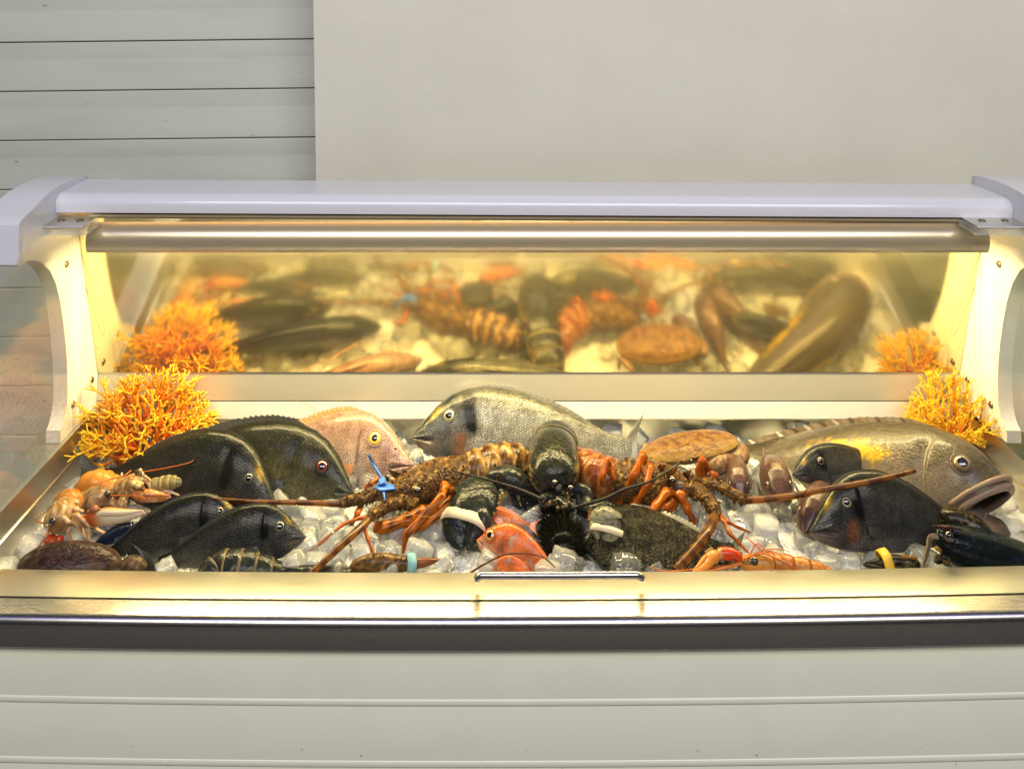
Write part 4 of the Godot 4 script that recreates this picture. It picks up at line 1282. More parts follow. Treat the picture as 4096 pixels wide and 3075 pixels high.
func lobsters() -> void:
	# spiny lobster with the blue tag
	var root := thing("spiny_lobster", "brown spiny lobster with a blue tag, its tail against the silver bream", "spiny lobster", F2(1500, 800, 0.0))
	var up := Vector3(0.1, 1, 0.1)
	var b := MB.new()
	var pts := resample([C(720, 735, 0.045), C(600, 765, 0.046), C(450, 790, 0.045), F2(1330, 560, 0.045), F2(1200, 560, 0.047), F2(1120, 560, 0.047)], 40)
	loft(b, pts, resample([0.026, 0.031, 0.032, 0.026, 0.020, 0.008], 40), resample([0.030, 0.034, 0.034, 0.028, 0.021, 0.008], 40), up, 40, spiny)
	block(pts, 0.03)
	var rows := b.rows
	part("carapace", b, M.spiny, root)
	b = MB.new(); spikes(b, rows, 170, 0.002, 0.006, 0.0022, Color(0.16, 0.07, 0.02), Color(0.42, 0.22, 0.06), 0.15, 0.95, Vector3(-0.5, 0.2, 0.2)); part("spines", b, M.wet, root)
	for q in [[F2(1230, 400, 0.06), F2(1060, 285, 0.075)], [F2(1400, 420, 0.055), F2(1265, 290, 0.078)]]:
		b = MB.new(); spike(b, q[0], q[1] - q[0], q[0].distance_to(q[1]), 0.007, Color(0.09, 0.05, 0.02), Color(0.5, 0.3, 0.1)); part("horn", b, M.wet, root)
	segments(root, "tail_segment", [C(700, 735, 0.046), C(800, 700, 0.050), C(920, 665, 0.052), C(1010, 650, 0.050), C(1075, 690, 0.040), C(1095, 760, 0.028)], [0.033, 0.032, 0.031, 0.029, 0.025, 0.018], 1.05, up, 6, tailshell, M.lob)
	eyeball(root, F2(1445, 560, 0.062), 0.0062, F2(1380, 520, 0.055)); eyeball(root, F2(1090, 400, 0.062), 0.0055, F2(1180, 450, 0.06))
	# feelers on thick thorny stalks
	for k in 2:
		b = MB.new()
		var sp: Array = [[F2(1330, 640, 0.040), F2(1180, 650, 0.042), F2(1000, 600, 0.044), F2(800, 640, 0.042), F2(640, 680, 0.040), F2(480, 725, 0.038)], [F2(1420, 760, 0.036), F2(1300, 690, 0.042), F2(1150, 720, 0.045), F2(1020, 780, 0.044), F2(900, 860, 0.042), F2(850, 900, 0.040)]][k]
		loft(b, resample(sp, 30), resample([0.012, 0.0115, 0.010, 0.0088, 0.0085, 0.006], 30).map(func(x): return x), resample([0.012, 0.0115, 0.010, 0.0092, 0.0085, 0.006], 30), up, 16, spiny)
		rows = b.rows
		part("feeler_stalk", b, M.spiny, root)
		b = MB.new(); spikes(b, rows, 46, 0.003, 0.007, 0.0024, Color(0.2, 0.09, 0.03), Color(0.52, 0.33, 0.14), 0.05, 0.95, Vector3(-0.5, -0.1, 0.2)); part("thorns", b, M.wet, root)
	feeler(root, "feeler", [F2(490, 725, 0.038), B(900, 940, 0.040), B(600, 935, 0.042), B(330, 918, 0.050), A(1640, 1000, 0.058), A(1400, 985, 0.064)], 0.0046, 0.0012, feelercol, M.wet, 90, 10, 0.03)
	feeler(root, "feeler", [F2(870, 885, 0.040), F2(620, 1130, 0.038), F2(360, 1370, 0.030), F2(120, 1590, 0.022), F2(60, 1650, 0.018)], 0.0060, 0.0034, feelercol, M.wet, 80, 10, 0.04)
	var legs := [[F2(1850, 720, 0.03), F2(1930, 600, 0.045), F2(1780, 500, 0.070), F2(1740, 640, 0.066), F2(1300, 1110, 0.030), F2(1280, 1380, 0.004)], [F2(1700, 800, 0.03), F2(1900, 640, 0.045), F2(1830, 780, 0.045), F2(1500, 1000, 0.026), F2(1270, 1110, 0.014), F2(1100, 1240, 0.004)], [F2(1680, 790, 0.035), F2(1500, 830, 0.04), F2(1320, 920, 0.036), F2(1000, 1020, 0.026), F2(915, 1000, 0.026)], [F2(900, 880, 0.03), F2(720, 900, 0.034), F2(535, 970, 0.032), F2(220, 1230, 0.016), F2(120, 1265, 0.012)], [F2(860, 900, 0.034), F2(785, 1030, 0.032), F2(840, 1170, 0.026), F2(890, 1310, 0.016), F2(935, 1395, 0.012)], [F2(1050, 560, 0.045), F2(990, 400, 0.045), F2(860, 480, 0.04), F2(790, 540, 0.034)], [F2(760, 720, 0.03), F2(700, 850, 0.03), F2(640, 960, 0.014), F2(600, 1040, 0.004)]]
	var rs := [[0.0082, 0.0045], [0.0075, 0.0042], [0.010, 0.0085], [0.0034, 0.0016], [0.0036, 0.0018], [0.006, 0.003], [0.005, 0.003]]
	for k in legs.size():
		leg(root, "leg" if k not in [3, 4] else "feeler_branch", legs[k], rs[k][0], rs[k][1], orange if k not in [3, 4] else redlegs, M.wet)
	b = MB.new(); tube(b, [F2(1300, 810, 0.06), F2(1450, 870, 0.06), F2(1660, 880, 0.055)], 0.0006, 0.0004, 5, Color(0.5, 0.2, 0.03), 12); part("hair", b, M.wet, root)

	# the blue tag
	var tg := thing("plastic_tag", "blue plastic seal tag tied round the spiny lobster's feeler stalk", "tag", F2(1010, 470, 0.06))
	var bl := mat(L(0.015, 0.11, 0.42), 0.4)
	b = MB.new(); tube(b, [F2(842, 125, 0.085), F2(880, 200, 0.08), F2(960, 330, 0.072), F2(1003, 410, 0.066)], 0.0019, 0.0024, 8, Color.WHITE, 16)
	for k in 11: spike(b, F2(850 + 14.5 * k, 140 + 25 * k, 0.085 - 0.0018 * k), Vector3(0.8, 0.6, 0.2), 0.0042, 0.0022, Color.WHITE, Color.WHITE)
	part("strap", b, bl, tg)
	b = MB.new(); loft(b, [F2(1010, 418, 0.066), F2(1010, 425, 0.066), F2(1011, 500, 0.060), F2(1011, 510, 0.060)], [0.0035, 0.0056, 0.0060, 0.0060], [0.003, 0.0046, 0.0050, 0.0050], Vector3(0, 0.2, 1), 20, Color.WHITE, 0.5); part("lock", b, bl, tg)
	b = MB.new(); loft(b, [F2(925, 518, 0.059), F2(1000, 522, 0.059), F2(1100, 515, 0.059), F2(1235, 512, 0.058)], [0.003, 0.008, 0.007, 0.004], [0.0012, 0.0017, 0.0016, 0.0010], Vector3(0, 1, 0.1), 14, Color.WHITE, 0.6); part("plate", b, bl, tg)
	b = MB.new(); tube(b, [F2(1020, 530, 0.056), F2(1030, 600, 0.055), F2(1045, 685, 0.050)], 0.0020, 0.0018, 8, Color.WHITE, 10); part("strap", b, bl, tg)

	# black lobster in the middle, looking out
	root = thing("lobster", "glossy black lobster facing out with both claws banded, between the spiny lobsters", "lobster", F3(1400, 900, 0.0))
	up = Vector3(0, 0.75, 0.66)
	b = MB.new()
	pts = resample([F3(1415, 190, 0.068), F3(1405, 270, 0.072), F3(1395, 400, 0.072), F3(1400, 540, 0.068), F3(1420, 650, 0.060), F3(1440, 740, 0.052), F3(1455, 800, 0.048)], 46)
	loft(b, pts, resample([0.0335, 0.0385, 0.0405, 0.0405, 0.036, 0.026, 0.008], 46), resample([0.030, 0.035, 0.037, 0.036, 0.030, 0.019, 0.006], 46), up, 48, func(t: float, a: float, p: Vector3) -> Color: return mixc(blackshell(t, a, p), Color(0.006, 0.006, 0.006), 0.7 * bump(t, 0.44 + 0.05 * cos(a), 0.012)), 0.92)
	block(pts, 0.035)
	rows = b.rows
	part("carapace", b, M.lob, root)
	segments(root, "tail_segment", [F3(1415, 235, 0.064), F3(1425, 165, 0.066), F3(1432, 140, 0.056), F3(1440, 140, 0.035), F3(1440, 150, 0.01)], [0.035, 0.0355, 0.034, 0.030, 0.025], 0.9, up, 5, func(t: float, a: float, p: Vector3, f: float) -> Color: return mixc(blackshell(t, a, p), Color(0.25, 0.2, 0.08), 0.6 * sm(0.84, 0.9, f)), M.lob)
	b = MB.new(); loft(b, resample([F3(1450, 690, 0.072), F3(1470, 740, 0.068), F3(1490, 790, 0.062)], 10), resample([0.006, 0.005, 0.001], 10), resample([0.004, 0.0035, 0.001], 10), up, 12, blackplain)
	for k in 6: spike(b, F3(1440 + 16 * k, 690 + 18 * k, 0.070 - 0.001 * k), Vector3(0.3 if k % 2 == 0 else -0.5, 0.3, 0.6), 0.007, 0.002, Color(0.03, 0.03, 0.02), Color(0.4, 0.25, 0.1))
	part("beak", b, M.lob, root)
	eyeball(root, F3(1412, 650, 0.076), 0.0052, F3(1400, 690, 0.068)); eyeball(root, F3(1605, 715, 0.068), 0.0050, F3(1570, 740, 0.06))
	b = MB.new()
	for k in 34:
		var q := F3(rng.randf_range(1270, 1620), rng.randf_range(730, 960), rng.randf_range(0.045, 0.062))
		ball(b, q, Vector3.RIGHT * rng.randf_range(0.002, 0.006), Vector3.UP * rng.randf_range(0.002, 0.004), Vector3.BACK * 0.004, mixc(Color(0.012, 0.012, 0.011), Color(0.25, 0.15, 0.05), rng.randf() * rng.randf()), 8, 6)
	part("mouthparts", b, M.lob, root)
	for q in [[F3(1300, 840, 0.055), F3(1260, 855, 0.058)], [F3(1570, 930, 0.05), F3(1625, 955, 0.052)]]:
		b = MB.new(); tube(b, [F3(1400, 800, 0.05), q[0], q[1]], 0.009, 0.0062, 12, func(t: float, a: float, p: Vector3) -> Color: return blackplain(t, a, p), 10); part("feeler_stalk", b, M.lob, root)
	feeler(root, "feeler", [F3(1260, 852, 0.058), F3(1000, 738, 0.066), F3(700, 640, 0.076), F3(400, 560, 0.086), F3(155, 502, 0.092)], 0.0026, 0.0010, func(t: float, a: float, p: Vector3) -> Color: return Color(0.03, 0.02, 0.012), M.wet, 40, 7)
	feeler(root, "feeler", [F3(1625, 960, 0.055), F3(2010, 850, 0.072), D(620, 740, 0.085), D(820, 680, 0.092), D(980, 590, 0.098), D(1092, 503, 0.10)], 0.0028, 0.0010, func(t: float, a: float, p: Vector3) -> Color: return Color(0.03, 0.025, 0.018), M.wet, 50, 7)
	for q in [[F3(1440, 850, 0.05), F3(1430, 1000, 0.045)], [F3(1500, 850, 0.05), F3(1525, 1040, 0.04)]]:
		feeler(root, "antennule", [q[0], q[0].lerp(q[1], 0.5) + Vector3(0, 0, 0.006), q[1]], 0.0013, 0.0005, func(t: float, a: float, p: Vector3) -> Color: return Color(0.16, 0.1, 0.05), M.wet, 12, 6)
	# its arms
	b = MB.new(); loft(b, resample([F3(1200, 760, 0.04), F3(1060, 710, 0.048), F3(960, 650, 0.056), F3(850, 590, 0.062), F3(720, 560, 0.062), F3(610, 570, 0.058)], 30), resample([0.010, 0.012, 0.0175, 0.018, 0.014, 0.011], 30), resample([0.010, 0.012, 0.0165, 0.017, 0.013, 0.010], 30), up, 22, blackplain)
	rows = b.rows
	part("arm", b, M.lob, root)
	b = MB.new(); spikes(b, rows, 16, 0.004, 0.009, 0.0035, Color(0.04, 0.035, 0.02), Color(0.42, 0.22, 0.06), 0.2, 0.9, Vector3(0, 0.5, 0.5)); spike(b, F3(900, 500, 0.07), F3(960, 410, 0.075) - F3(900, 500, 0.07), 0.021, 0.0055, Color(0.03, 0.035, 0.025), Color(0.06, 0.06, 0.04)); part("arm_spines", b, M.lob, root)
	var c0 := F3(545, 625, 0.060)
	var c1 := F3(360, 1010, 0.042)
	var c2 := F3(250, 1470, 0.013)
	var sd := F3(560, 1000, 0.05) - F3(200, 1000, 0.045)
	pincer(root, c0, c1, c2, sd, 0.0375, 0.022, blackplain, M.lob, 0.12)
	band_on_claw("wide cream rubber band round the black lobster's big claw", 0.016, L(0.50, 0.42, 0.29))
	b = MB.new(); loft(b, resample([F3(1560, 800, 0.04), F3(1690, 735, 0.048), F3(1800, 760, 0.048), F3(1815, 860, 0.042)], 16), resample([0.007, 0.010, 0.010, 0.008], 16), resample([0.007, 0.010, 0.010, 0.008], 16), up, 16, blackplain); part("arm", b, M.lob, root)
	b = MB.new(); loft(b, resample([F3(1815, 860, 0.042), F3(1790, 980, 0.036), F3(1880, 985, 0.038), F3(2010, 950, 0.040), F3(2060, 985, 0.040)], 20), resample([0.009, 0.011, 0.010, 0.010, 0.012], 20), resample([0.009, 0.011, 0.010, 0.010, 0.010], 20), up, 16, blackplain); part("arm", b, M.lob, root)
	c0 = D(465, 885, 0.062); c1 = D(462, 1035, 0.044); c2 = D(440, 1175, 0.026)
	sd = D(560, 1060, 0.03) - D(340, 1030, 0.03)
	pincer(root, c0, c1, c2, -sd, 0.0235, 0.015, greyclaw, M.lob, 0.18)
	band_on_claw("narrow cream rubber band round the black lobster's smaller claw", 0.0085, L(0.58, 0.50, 0.35))
	for q in [[F3(1040, 720, 0.03), F3(880, 740, 0.036), F3(930, 900, 0.024), F3(1065, 1060, 0.002)], [F3(1180, 860, 0.03), F3(1090, 960, 0.026), F3(1190, 1060, 0.012), F3(1290, 1085, 0.004)], [F3(1620, 800, 0.04), F3(1700, 800, 0.044), F3(1715, 960, 0.034), F3(1700, 1160, 0.01)], [F3(1150, 840, 0.03), F3(1010, 830, 0.03), F3(1040, 930, 0.02), F3(1080, 970, 0.008)]]:
		leg(root, "leg", q, 0.0062, 0.0034, blackplain, M.lob)

	# the spiny lobster with orange legs
	root = thing("spiny_lobster", "spiny lobster with bright orange legs lying below the brown crab", "spiny lobster", D(800, 850, 0.0))
	up = Vector3(0.0, 1, 0.15)
	b = MB.new()
	pts = resample([D(500, 680, 0.042), D(620, 690, 0.046), D(760, 690, 0.048), D(900, 690, 0.046), D(1040, 680, 0.044), D(1120, 690, 0.044)], 40)
	loft(b, pts, resample([0.028, 0.032, 0.034, 0.030, 0.020, 0.008], 40), resample([0.030, 0.034, 0.036, 0.032, 0.022, 0.008], 40), up, 40, spiny)
	block(pts, 0.03)
	rows = b.rows
	part("carapace", b, M.spiny, root)
	b = MB.new(); spikes(b, rows, 130, 0.002, 0.006, 0.0022, Color(0.18, 0.08, 0.02), Color(0.45, 0.2, 0.05), 0.2, 0.95, Vector3(0.5, 0.2, 0.2)); part("spines", b, M.wet, root)
	segments(root, "tail_segment", [D(520, 680, 0.043), D(430, 650, 0.046), D(340, 610, 0.046), D(250, 570, 0.042), D(190, 570, 0.030), D(150, 590, 0.016)], [0.033, 0.032, 0.031, 0.029, 0.024, 0.017], 1.05, up, 6, redtail, M.lob)
	eyeball(root, F4(400, 620, 0.066), 0.0062, F4(380, 560, 0.06)); eyeball(root, F4(750, 510, 0.066), 0.0045, F4(680, 520, 0.064))
	for q in [[F4(340, 560, 0.066), F4(480, 460, 0.078)], [F4(560, 560, 0.066), F4(640, 480, 0.072)], [F4(250, 480, 0.075), F4(330, 420, 0.082)]]:
		b = MB.new(); spike(b, q[0], q[1] - q[0], q[0].distance_to(q[1]), 0.0065, Color(0.12, 0.05, 0.02), Color(0.5, 0.14, 0.03)); part("horn", b, M.wet, root)
	b = MB.new()
	ball(b, F4(500, 700, 0.05), Vector3(0.014, 0, 0), Vector3(0, 0.010, 0), Vector3(0, 0, 0.010), Color(0.09, 0.06, 0.05), 16, 10)
	for k in 18: ball(b, F4(rng.randf_range(420, 760), rng.randf_range(560, 860), rng.randf_range(0.035, 0.05)), Vector3.RIGHT * 0.006, Vector3.UP * 0.004, Vector3.BACK * 0.005, spiny(0, 0, Vector3(k * 0.01, 0, 0)), 8, 6)
	part("mouthparts", b, M.wet, root)
	for k in 2:
		b = MB.new()
		var sp: Array = [[F4(600, 680, 0.05), F4(720, 660, 0.052), F4(880, 660, 0.054), F4(1010, 700, 0.054), F4(1150, 790, 0.052), F4(1270, 850, 0.050), F4(1310, 865, 0.050)], [F4(560, 730, 0.048), F4(680, 730, 0.052), F4(780, 800, 0.052), F4(860, 890, 0.050), F4(920, 980, 0.046), F4(940, 1060, 0.042)]][k]
		loft(b, resample(sp, 32), resample([0.011, 0.0115, 0.011, 0.0105, 0.0098, 0.007] if k else [0.010, 0.010, 0.009, 0.009, 0.0088, 0.008, 0.005], 32), resample([0.011, 0.0115, 0.011, 0.0105, 0.0098, 0.007] if k else [0.010, 0.010, 0.009, 0.009, 0.0088, 0.008, 0.005], 32), up, 16, spiny)
		rows = b.rows
		part("feeler_stalk", b, M.spiny, root)
		b = MB.new(); spikes(b, rows, 60, 0.003, 0.008, 0.0026, Color(0.22, 0.10, 0.03), Color(0.55, 0.33, 0.12), 0.05, 1.0, Vector3(0.3, -0.3, 0.2)); part("thorns", b, M.wet, root)
	feeler(root, "feeler", [F4(1300, 862, 0.050), F4(1600, 845, 0.060), F4(2030, 785, 0.070), E(500, 740, 0.085), E(900, 670, 0.098), E(1180, 610, 0.105), E(1335, 570, 0.108)], 0.0056, 0.0030, feelercol, M.wet, 100, 10, 0.03)
	feeler(root, "feeler", [F4(935, 1050, 0.042), F4(830, 1260, 0.042), F4(680, 1460, 0.036), F4(500, 1661, 0.028), F4(440, 1730, 0.024)], 0.0078, 0.0058, feelercol, M.wet, 80, 12, 0.035)
	legs = [[D(520, 740, 0.03), D(500, 600, 0.07), D(482, 505, 0.086), D(428, 650, 0.066), D(450, 780, 0.034), D(475, 885, 0.006)], [D(560, 760, 0.03), D(530, 640, 0.065), D(505, 530, 0.080), D(480, 660, 0.060), D(470, 770, 0.036)], [D(700, 780, 0.03), D(790, 560, 0.075), D(775, 455, 0.094), D(700, 620, 0.076), D(600, 800, 0.040), D(535, 965, 0.006)], [D(740, 790, 0.03), D(810, 640, 0.07), D(740, 520, 0.086), D(640, 700, 0.06), D(540, 900, 0.016)], [D(790, 800, 0.03), D(840, 640, 0.065), D(835, 545, 0.080), D(810, 700, 0.066), D(700, 890, 0.034), D(600, 1050, 0.004)], [D(760, 800, 0.03), D(815, 660, 0.06), D(700, 800, 0.044), D(620, 960, 0.012)], [F4(560, 760, 0.03), F4(420, 780, 0.042), F4(330, 760, 0.052), F4(170, 960, 0.044), F4(20, 1090, 0.016)], [F4(500, 820, 0.03), F4(400, 900, 0.036), F4(290, 950, 0.036), F4(20, 1080, 0.020)], [F4(420, 930, 0.032), F4(330, 990, 0.03), F4(380, 1060, 0.022), F4(330, 1200, 0.004)], [F4(520, 820, 0.036), F4(500, 790, 0.05), F4(600, 1000, 0.03), F4(650, 1100, 0.016), F4(640, 1250, 0.004)], [F4(760, 640, 0.05), F4(740, 480, 0.07), F4(780, 370, 0.086), F4(830, 450, 0.07), F4(760, 590, 0.05)], [F4(840, 660, 0.05), F4(900, 540, 0.062), F4(960, 560, 0.058), F4(740, 640, 0.05)]]
	var lr := [0.0066, 0.0056, 0.0074, 0.0064, 0.0070, 0.006, 0.009, 0.0085, 0.0065, 0.0085, 0.0085, 0.006]
	for k in legs.size(): leg(root, "leg", legs[k], lr[k], lr[k] * 0.55, redlegs, M.wet)
	leg(root, "feeler_branch", [F4(960, 1040, 0.042), F4(1040, 1130, 0.040), F4(1110, 1275, 0.034), F4(1230, 1400, 0.022), F4(1345, 1515, 0.014)], 0.0042, 0.0018, redlegs, M.wet)
	leg(root, "feeler_branch", [F4(980, 1030, 0.042), F4(1080, 1130, 0.036), F4(1220, 1200, 0.024), F4(1370, 1262, 0.012)], 0.0038, 0.0016, redlegs, M.wet)

	# dark lobster lying along the front rim, left of the middle
	root = thing("lobster", "dark lobster lying low along the front rim, one claw wearing a pale blue band", "lobster", B(900, 1470, 0.0))
	segments(root, "tail_segment", [B(215, 1520, 0.012), B(330, 1440, 0.016), B(480, 1425, 0.018), B(640, 1440, 0.014), B(780, 1470, 0.006)], [0.018, 0.024, 0.024, 0.020, 0.014], 0.9, Vector3(0, 1, 0.2), 6, func(t: float, a: float, p: Vector3, f: float) -> Color: return mixc(blackplain(t, a, p), Color(0.4, 0.3, 0.14), 0.4 * sm(0.86, 0.91, f)), M.lob)
	b = MB.new(); loft(b, resample([B(720, 1480, 0.008), B(850, 1460, 0.012), B(1050, 1462, 0.012), B(1230, 1475, 0.012), B(1340, 1475, 0.010)], 20), resample([0.009, 0.010, 0.011, 0.011, 0.008], 20), resample([0.008, 0.008, 0.008, 0.008, 0.007], 20), Vector3(0, 1, 0.2), 16, blackplain); part("arm", b, M.lob, root)
	var brn := func(t: float, a: float, p: Vector3) -> Color: return blotch(Color(0.12, 0.065, 0.02), Color(0.03, 0.028, 0.015), Color(0.3, 0.13, 0.03), p, 130.0)
	b = MB.new(); loft(b, resample([B(1285, 1440, 0.014), B(1340, 1415, 0.018), B(1450, 1400, 0.020), B(1580, 1400, 0.020), B(1690, 1395, 0.020), B(1740, 1395, 0.020), B(1850, 1382, 0.020), B(1960, 1362, 0.018)], 40), resample([0.003, 0.009, 0.0125, 0.0125, 0.0095, 0.008, 0.0055, 0.002], 40), resample([0.003, 0.010, 0.0145, 0.0145, 0.010, 0.0080, 0.006, 0.002], 40), Vector3(0, 1, 0.2), 22, func(t: float, a: float, p: Vector3) -> Color: return mixc(brn.call(t, a, p), Color(0.17, 0.06, 0.02), sm(0.68, 0.75, t)))
	rows = b.rows
	part("claw", b, M.lob, root)
	b = MB.new(); spikes(b, rows, 34, 0.003, 0.0055, 0.0024, Color(0.14, 0.06, 0.02), Color(0.5, 0.13, 0.04), 0.08, 0.55, Vector3(-0.2, 0.4, 0.3)); part("claw_spines", b, M.lob, root)
	band("pale blue rubber band on the claw lying along the front rim", B(1745, 1393, 0.020), (B(1850, 1380, 0.02) - B(1650, 1402, 0.02)).normalized(), Vector3(0, 0.9, 0.4).normalized(), 0.0105, 0.0105, 0.0125, L(0.13, 0.31, 0.37))
	feeler(root, "feeler", [C(680, 1475, 0.02), C(800, 1400, 0.034), C(950, 1328, 0.046), C(1100, 1318, 0.05), C(1240, 1345, 0.044), C(1330, 1420, 0.03)], 0.0014, 0.0008, func(t: float, a: float, p: Vector3) -> Color: return Color(0.10, 0.035, 0.015), M.wet, 40, 6)

	# dark blue-black lobster in the front corner
	root = thing("lobster", "blue-black lobster in the shade of the front corner below the grouper", "lobster", F5(1500, 1000, 0.0))
	var navy := func(t: float, a: float, p: Vector3) -> Color: return mixc(Color(0.007, 0.008, 0.010), Color(0.010, 0.018, 0.045), sm(0.3, 0.55, nz.get_noise_3dv(p * 140.0)))
	b = MB.new(); pts = resample([F5(960, 700, 0.060), F5(1040, 760, 0.052), F5(1200, 850, 0.040), F5(1500, 960, 0.026), F5(1800, 1070, 0.014), F5(2100, 1180, 0.002)], 40)
	loft(b, pts, resample([0.004, 0.017, 0.026, 0.032, 0.034, 0.034], 40), resample([0.004, 0.016, 0.025, 0.031, 0.033, 0.033], 40), Vector3(0.3, 1, 0.2), 36, navy)
	block(pts, 0.03)
	part("carapace", b, M.lob, root)
	b = MB.new(); loft(b, resample([F5(1250, 690, 0.068), F5(1080, 655, 0.070), F5(920, 628, 0.070)], 12), resample([0.007, 0.005, 0.001], 12), resample([0.005, 0.004, 0.001], 12), Vector3(0.3, 1, 0.2), 12, navy)
	for k in 5: spike(b, F5(960 + 50 * k, 640 + 8 * k, 0.072), Vector3(-0.5, 0.8, 0.1), 0.007, 0.002, Color(0.2, 0.02, 0.01), Color(0.5, 0.05, 0.02))
	part("beak", b, M.lob, root)
	eyeball(root, F5(1110, 745, 0.072), 0.0058, F5(1100, 790, 0.064))
	b = MB.new()
	for k in 26: ball(b, F5(rng.randf_range(940, 1120), rng.randf_range(740, 1080), rng.randf_range(0.022, 0.040)), Vector3.RIGHT * 0.006, Vector3.UP * rng.randf_range(0.002, 0.006), Vector3.BACK * 0.005, mixc(Color(0.01, 0.01, 0.01), Color(0.2, 0.12, 0.02), rng.randf() * rng.randf()), 8, 6)
	part("mouthparts", b, M.lob, root)
	feeler(root, "feeler", [F5(980, 760, 0.062), F5(885, 765, 0.060), F5(855, 900, 0.048), F5(820, 1030, 0.036), F5(780, 1170, 0.024)], 0.0040, 0.0022, func(t: float, a: float, p: Vector3) -> Color: return mixc(Color(0.03, 0.025, 0.02), Color(0.30, 0.22, 0.13), bump(sin(a), 0.2, 0.6)), M.lob, 36, 10)
	var darkshell := func(t: float, a: float, p: Vector3) -> Color: return blotch(Color(0.02, 0.018, 0.012), Color(0.008, 0.008, 0.008), Color(0.08, 0.06, 0.02), p)
	b = MB.new(); loft(b, resample([F5(1010, 440, 0.060), F5(1120, 520, 0.055), F5(1280, 580, 0.050), F5(1440, 660, 0.045), F5(1580, 760, 0.04), F5(1660, 850, 0.03)], 30), resample([0.005, 0.012, 0.015, 0.016, 0.013, 0.010], 30), resample([0.005, 0.012, 0.015, 0.016, 0.013, 0.010], 30), Vector3(0.3, 1, 0), 20, darkshell)
	rows = b.rows
	part("arm", b, M.lob, root)
	b = MB.new(); spikes(b, rows, 36, 0.004, 0.008, 0.0022, Color(0.10, 0.05, 0.02), Color(0.5, 0.22, 0.06), 0.1, 0.95, Vector3(0, 0.6, 0.4)); part("arm_spines", b, M.lob, root)
	pts = [F5(1000, 1140, 0.036), F5(560, 1100, 0.040), F5(60, 1120, 0.034)]
	pincer(root, F5(760, 1130, 0.016), F5(520, 1110, 0.018), F5(60, 1100, 0.018), Vector3(0, 1, 0.2), 0.014, 0.012, darkshell, M.lob, 0.1)
	band("yellow rubber band round a dark claw at the front rim", F5(345, 1090, 0.020), Vector3(1, 0.35, 0).normalized(), Vector3(-0.35, 1, 0).normalized(), 0.0165, 0.0135, 0.0125, L(0.52, 0.33, 0.02))

func prawn(label: String, head: Array, tail: Array, hr: Array, tr: Array, up: Vector3, eye: Vector3, tailcol: Callable, headcol: Callable) -> Node3D:
	var root := thing("langoustine", label, "langoustine", tail[0])
	var b := MB.new()
	loft(b, resample(head, 24), resample(hr, 24), resample(hr.map(func(x): return x * 1.08), 24), up, 24, headcol, 0.95)
	block(head, (hr[1] as float))
	part("carapace", b, M.prawn, root)
	segments(root, "tail_segment", tail, tr, 0.95, up, 6, tailcol, M.prawn, 0.22)
	var e: Vector3 = tail[-1]
	var d: Vector3 = (tail[-1] - tail[-2]).normalized()
	var s := up.cross(d).normalized()
	for k in 5:
		b = MB.new()
		var dir := (d + s * (k - 2) * 0.42).normalized()
		loft(b, [e, e + dir * 0.008, e + dir * 0.018, e + dir * 0.024], [0.002, 0.0050, 0.0055, 0.001], [0.001, 0.0016, 0.0013, 0.0004], up, 10, func(t: float, a: float, p: Vector3) -> Color: return prawncol(t, a, p))
		part("tail_fan", b, M.prawn, root)
	if eye != Vector3.ZERO: eyeball(root, eye, 0.0052, (eye + (head[-1] as Vector3)) * 0.5)
	return root
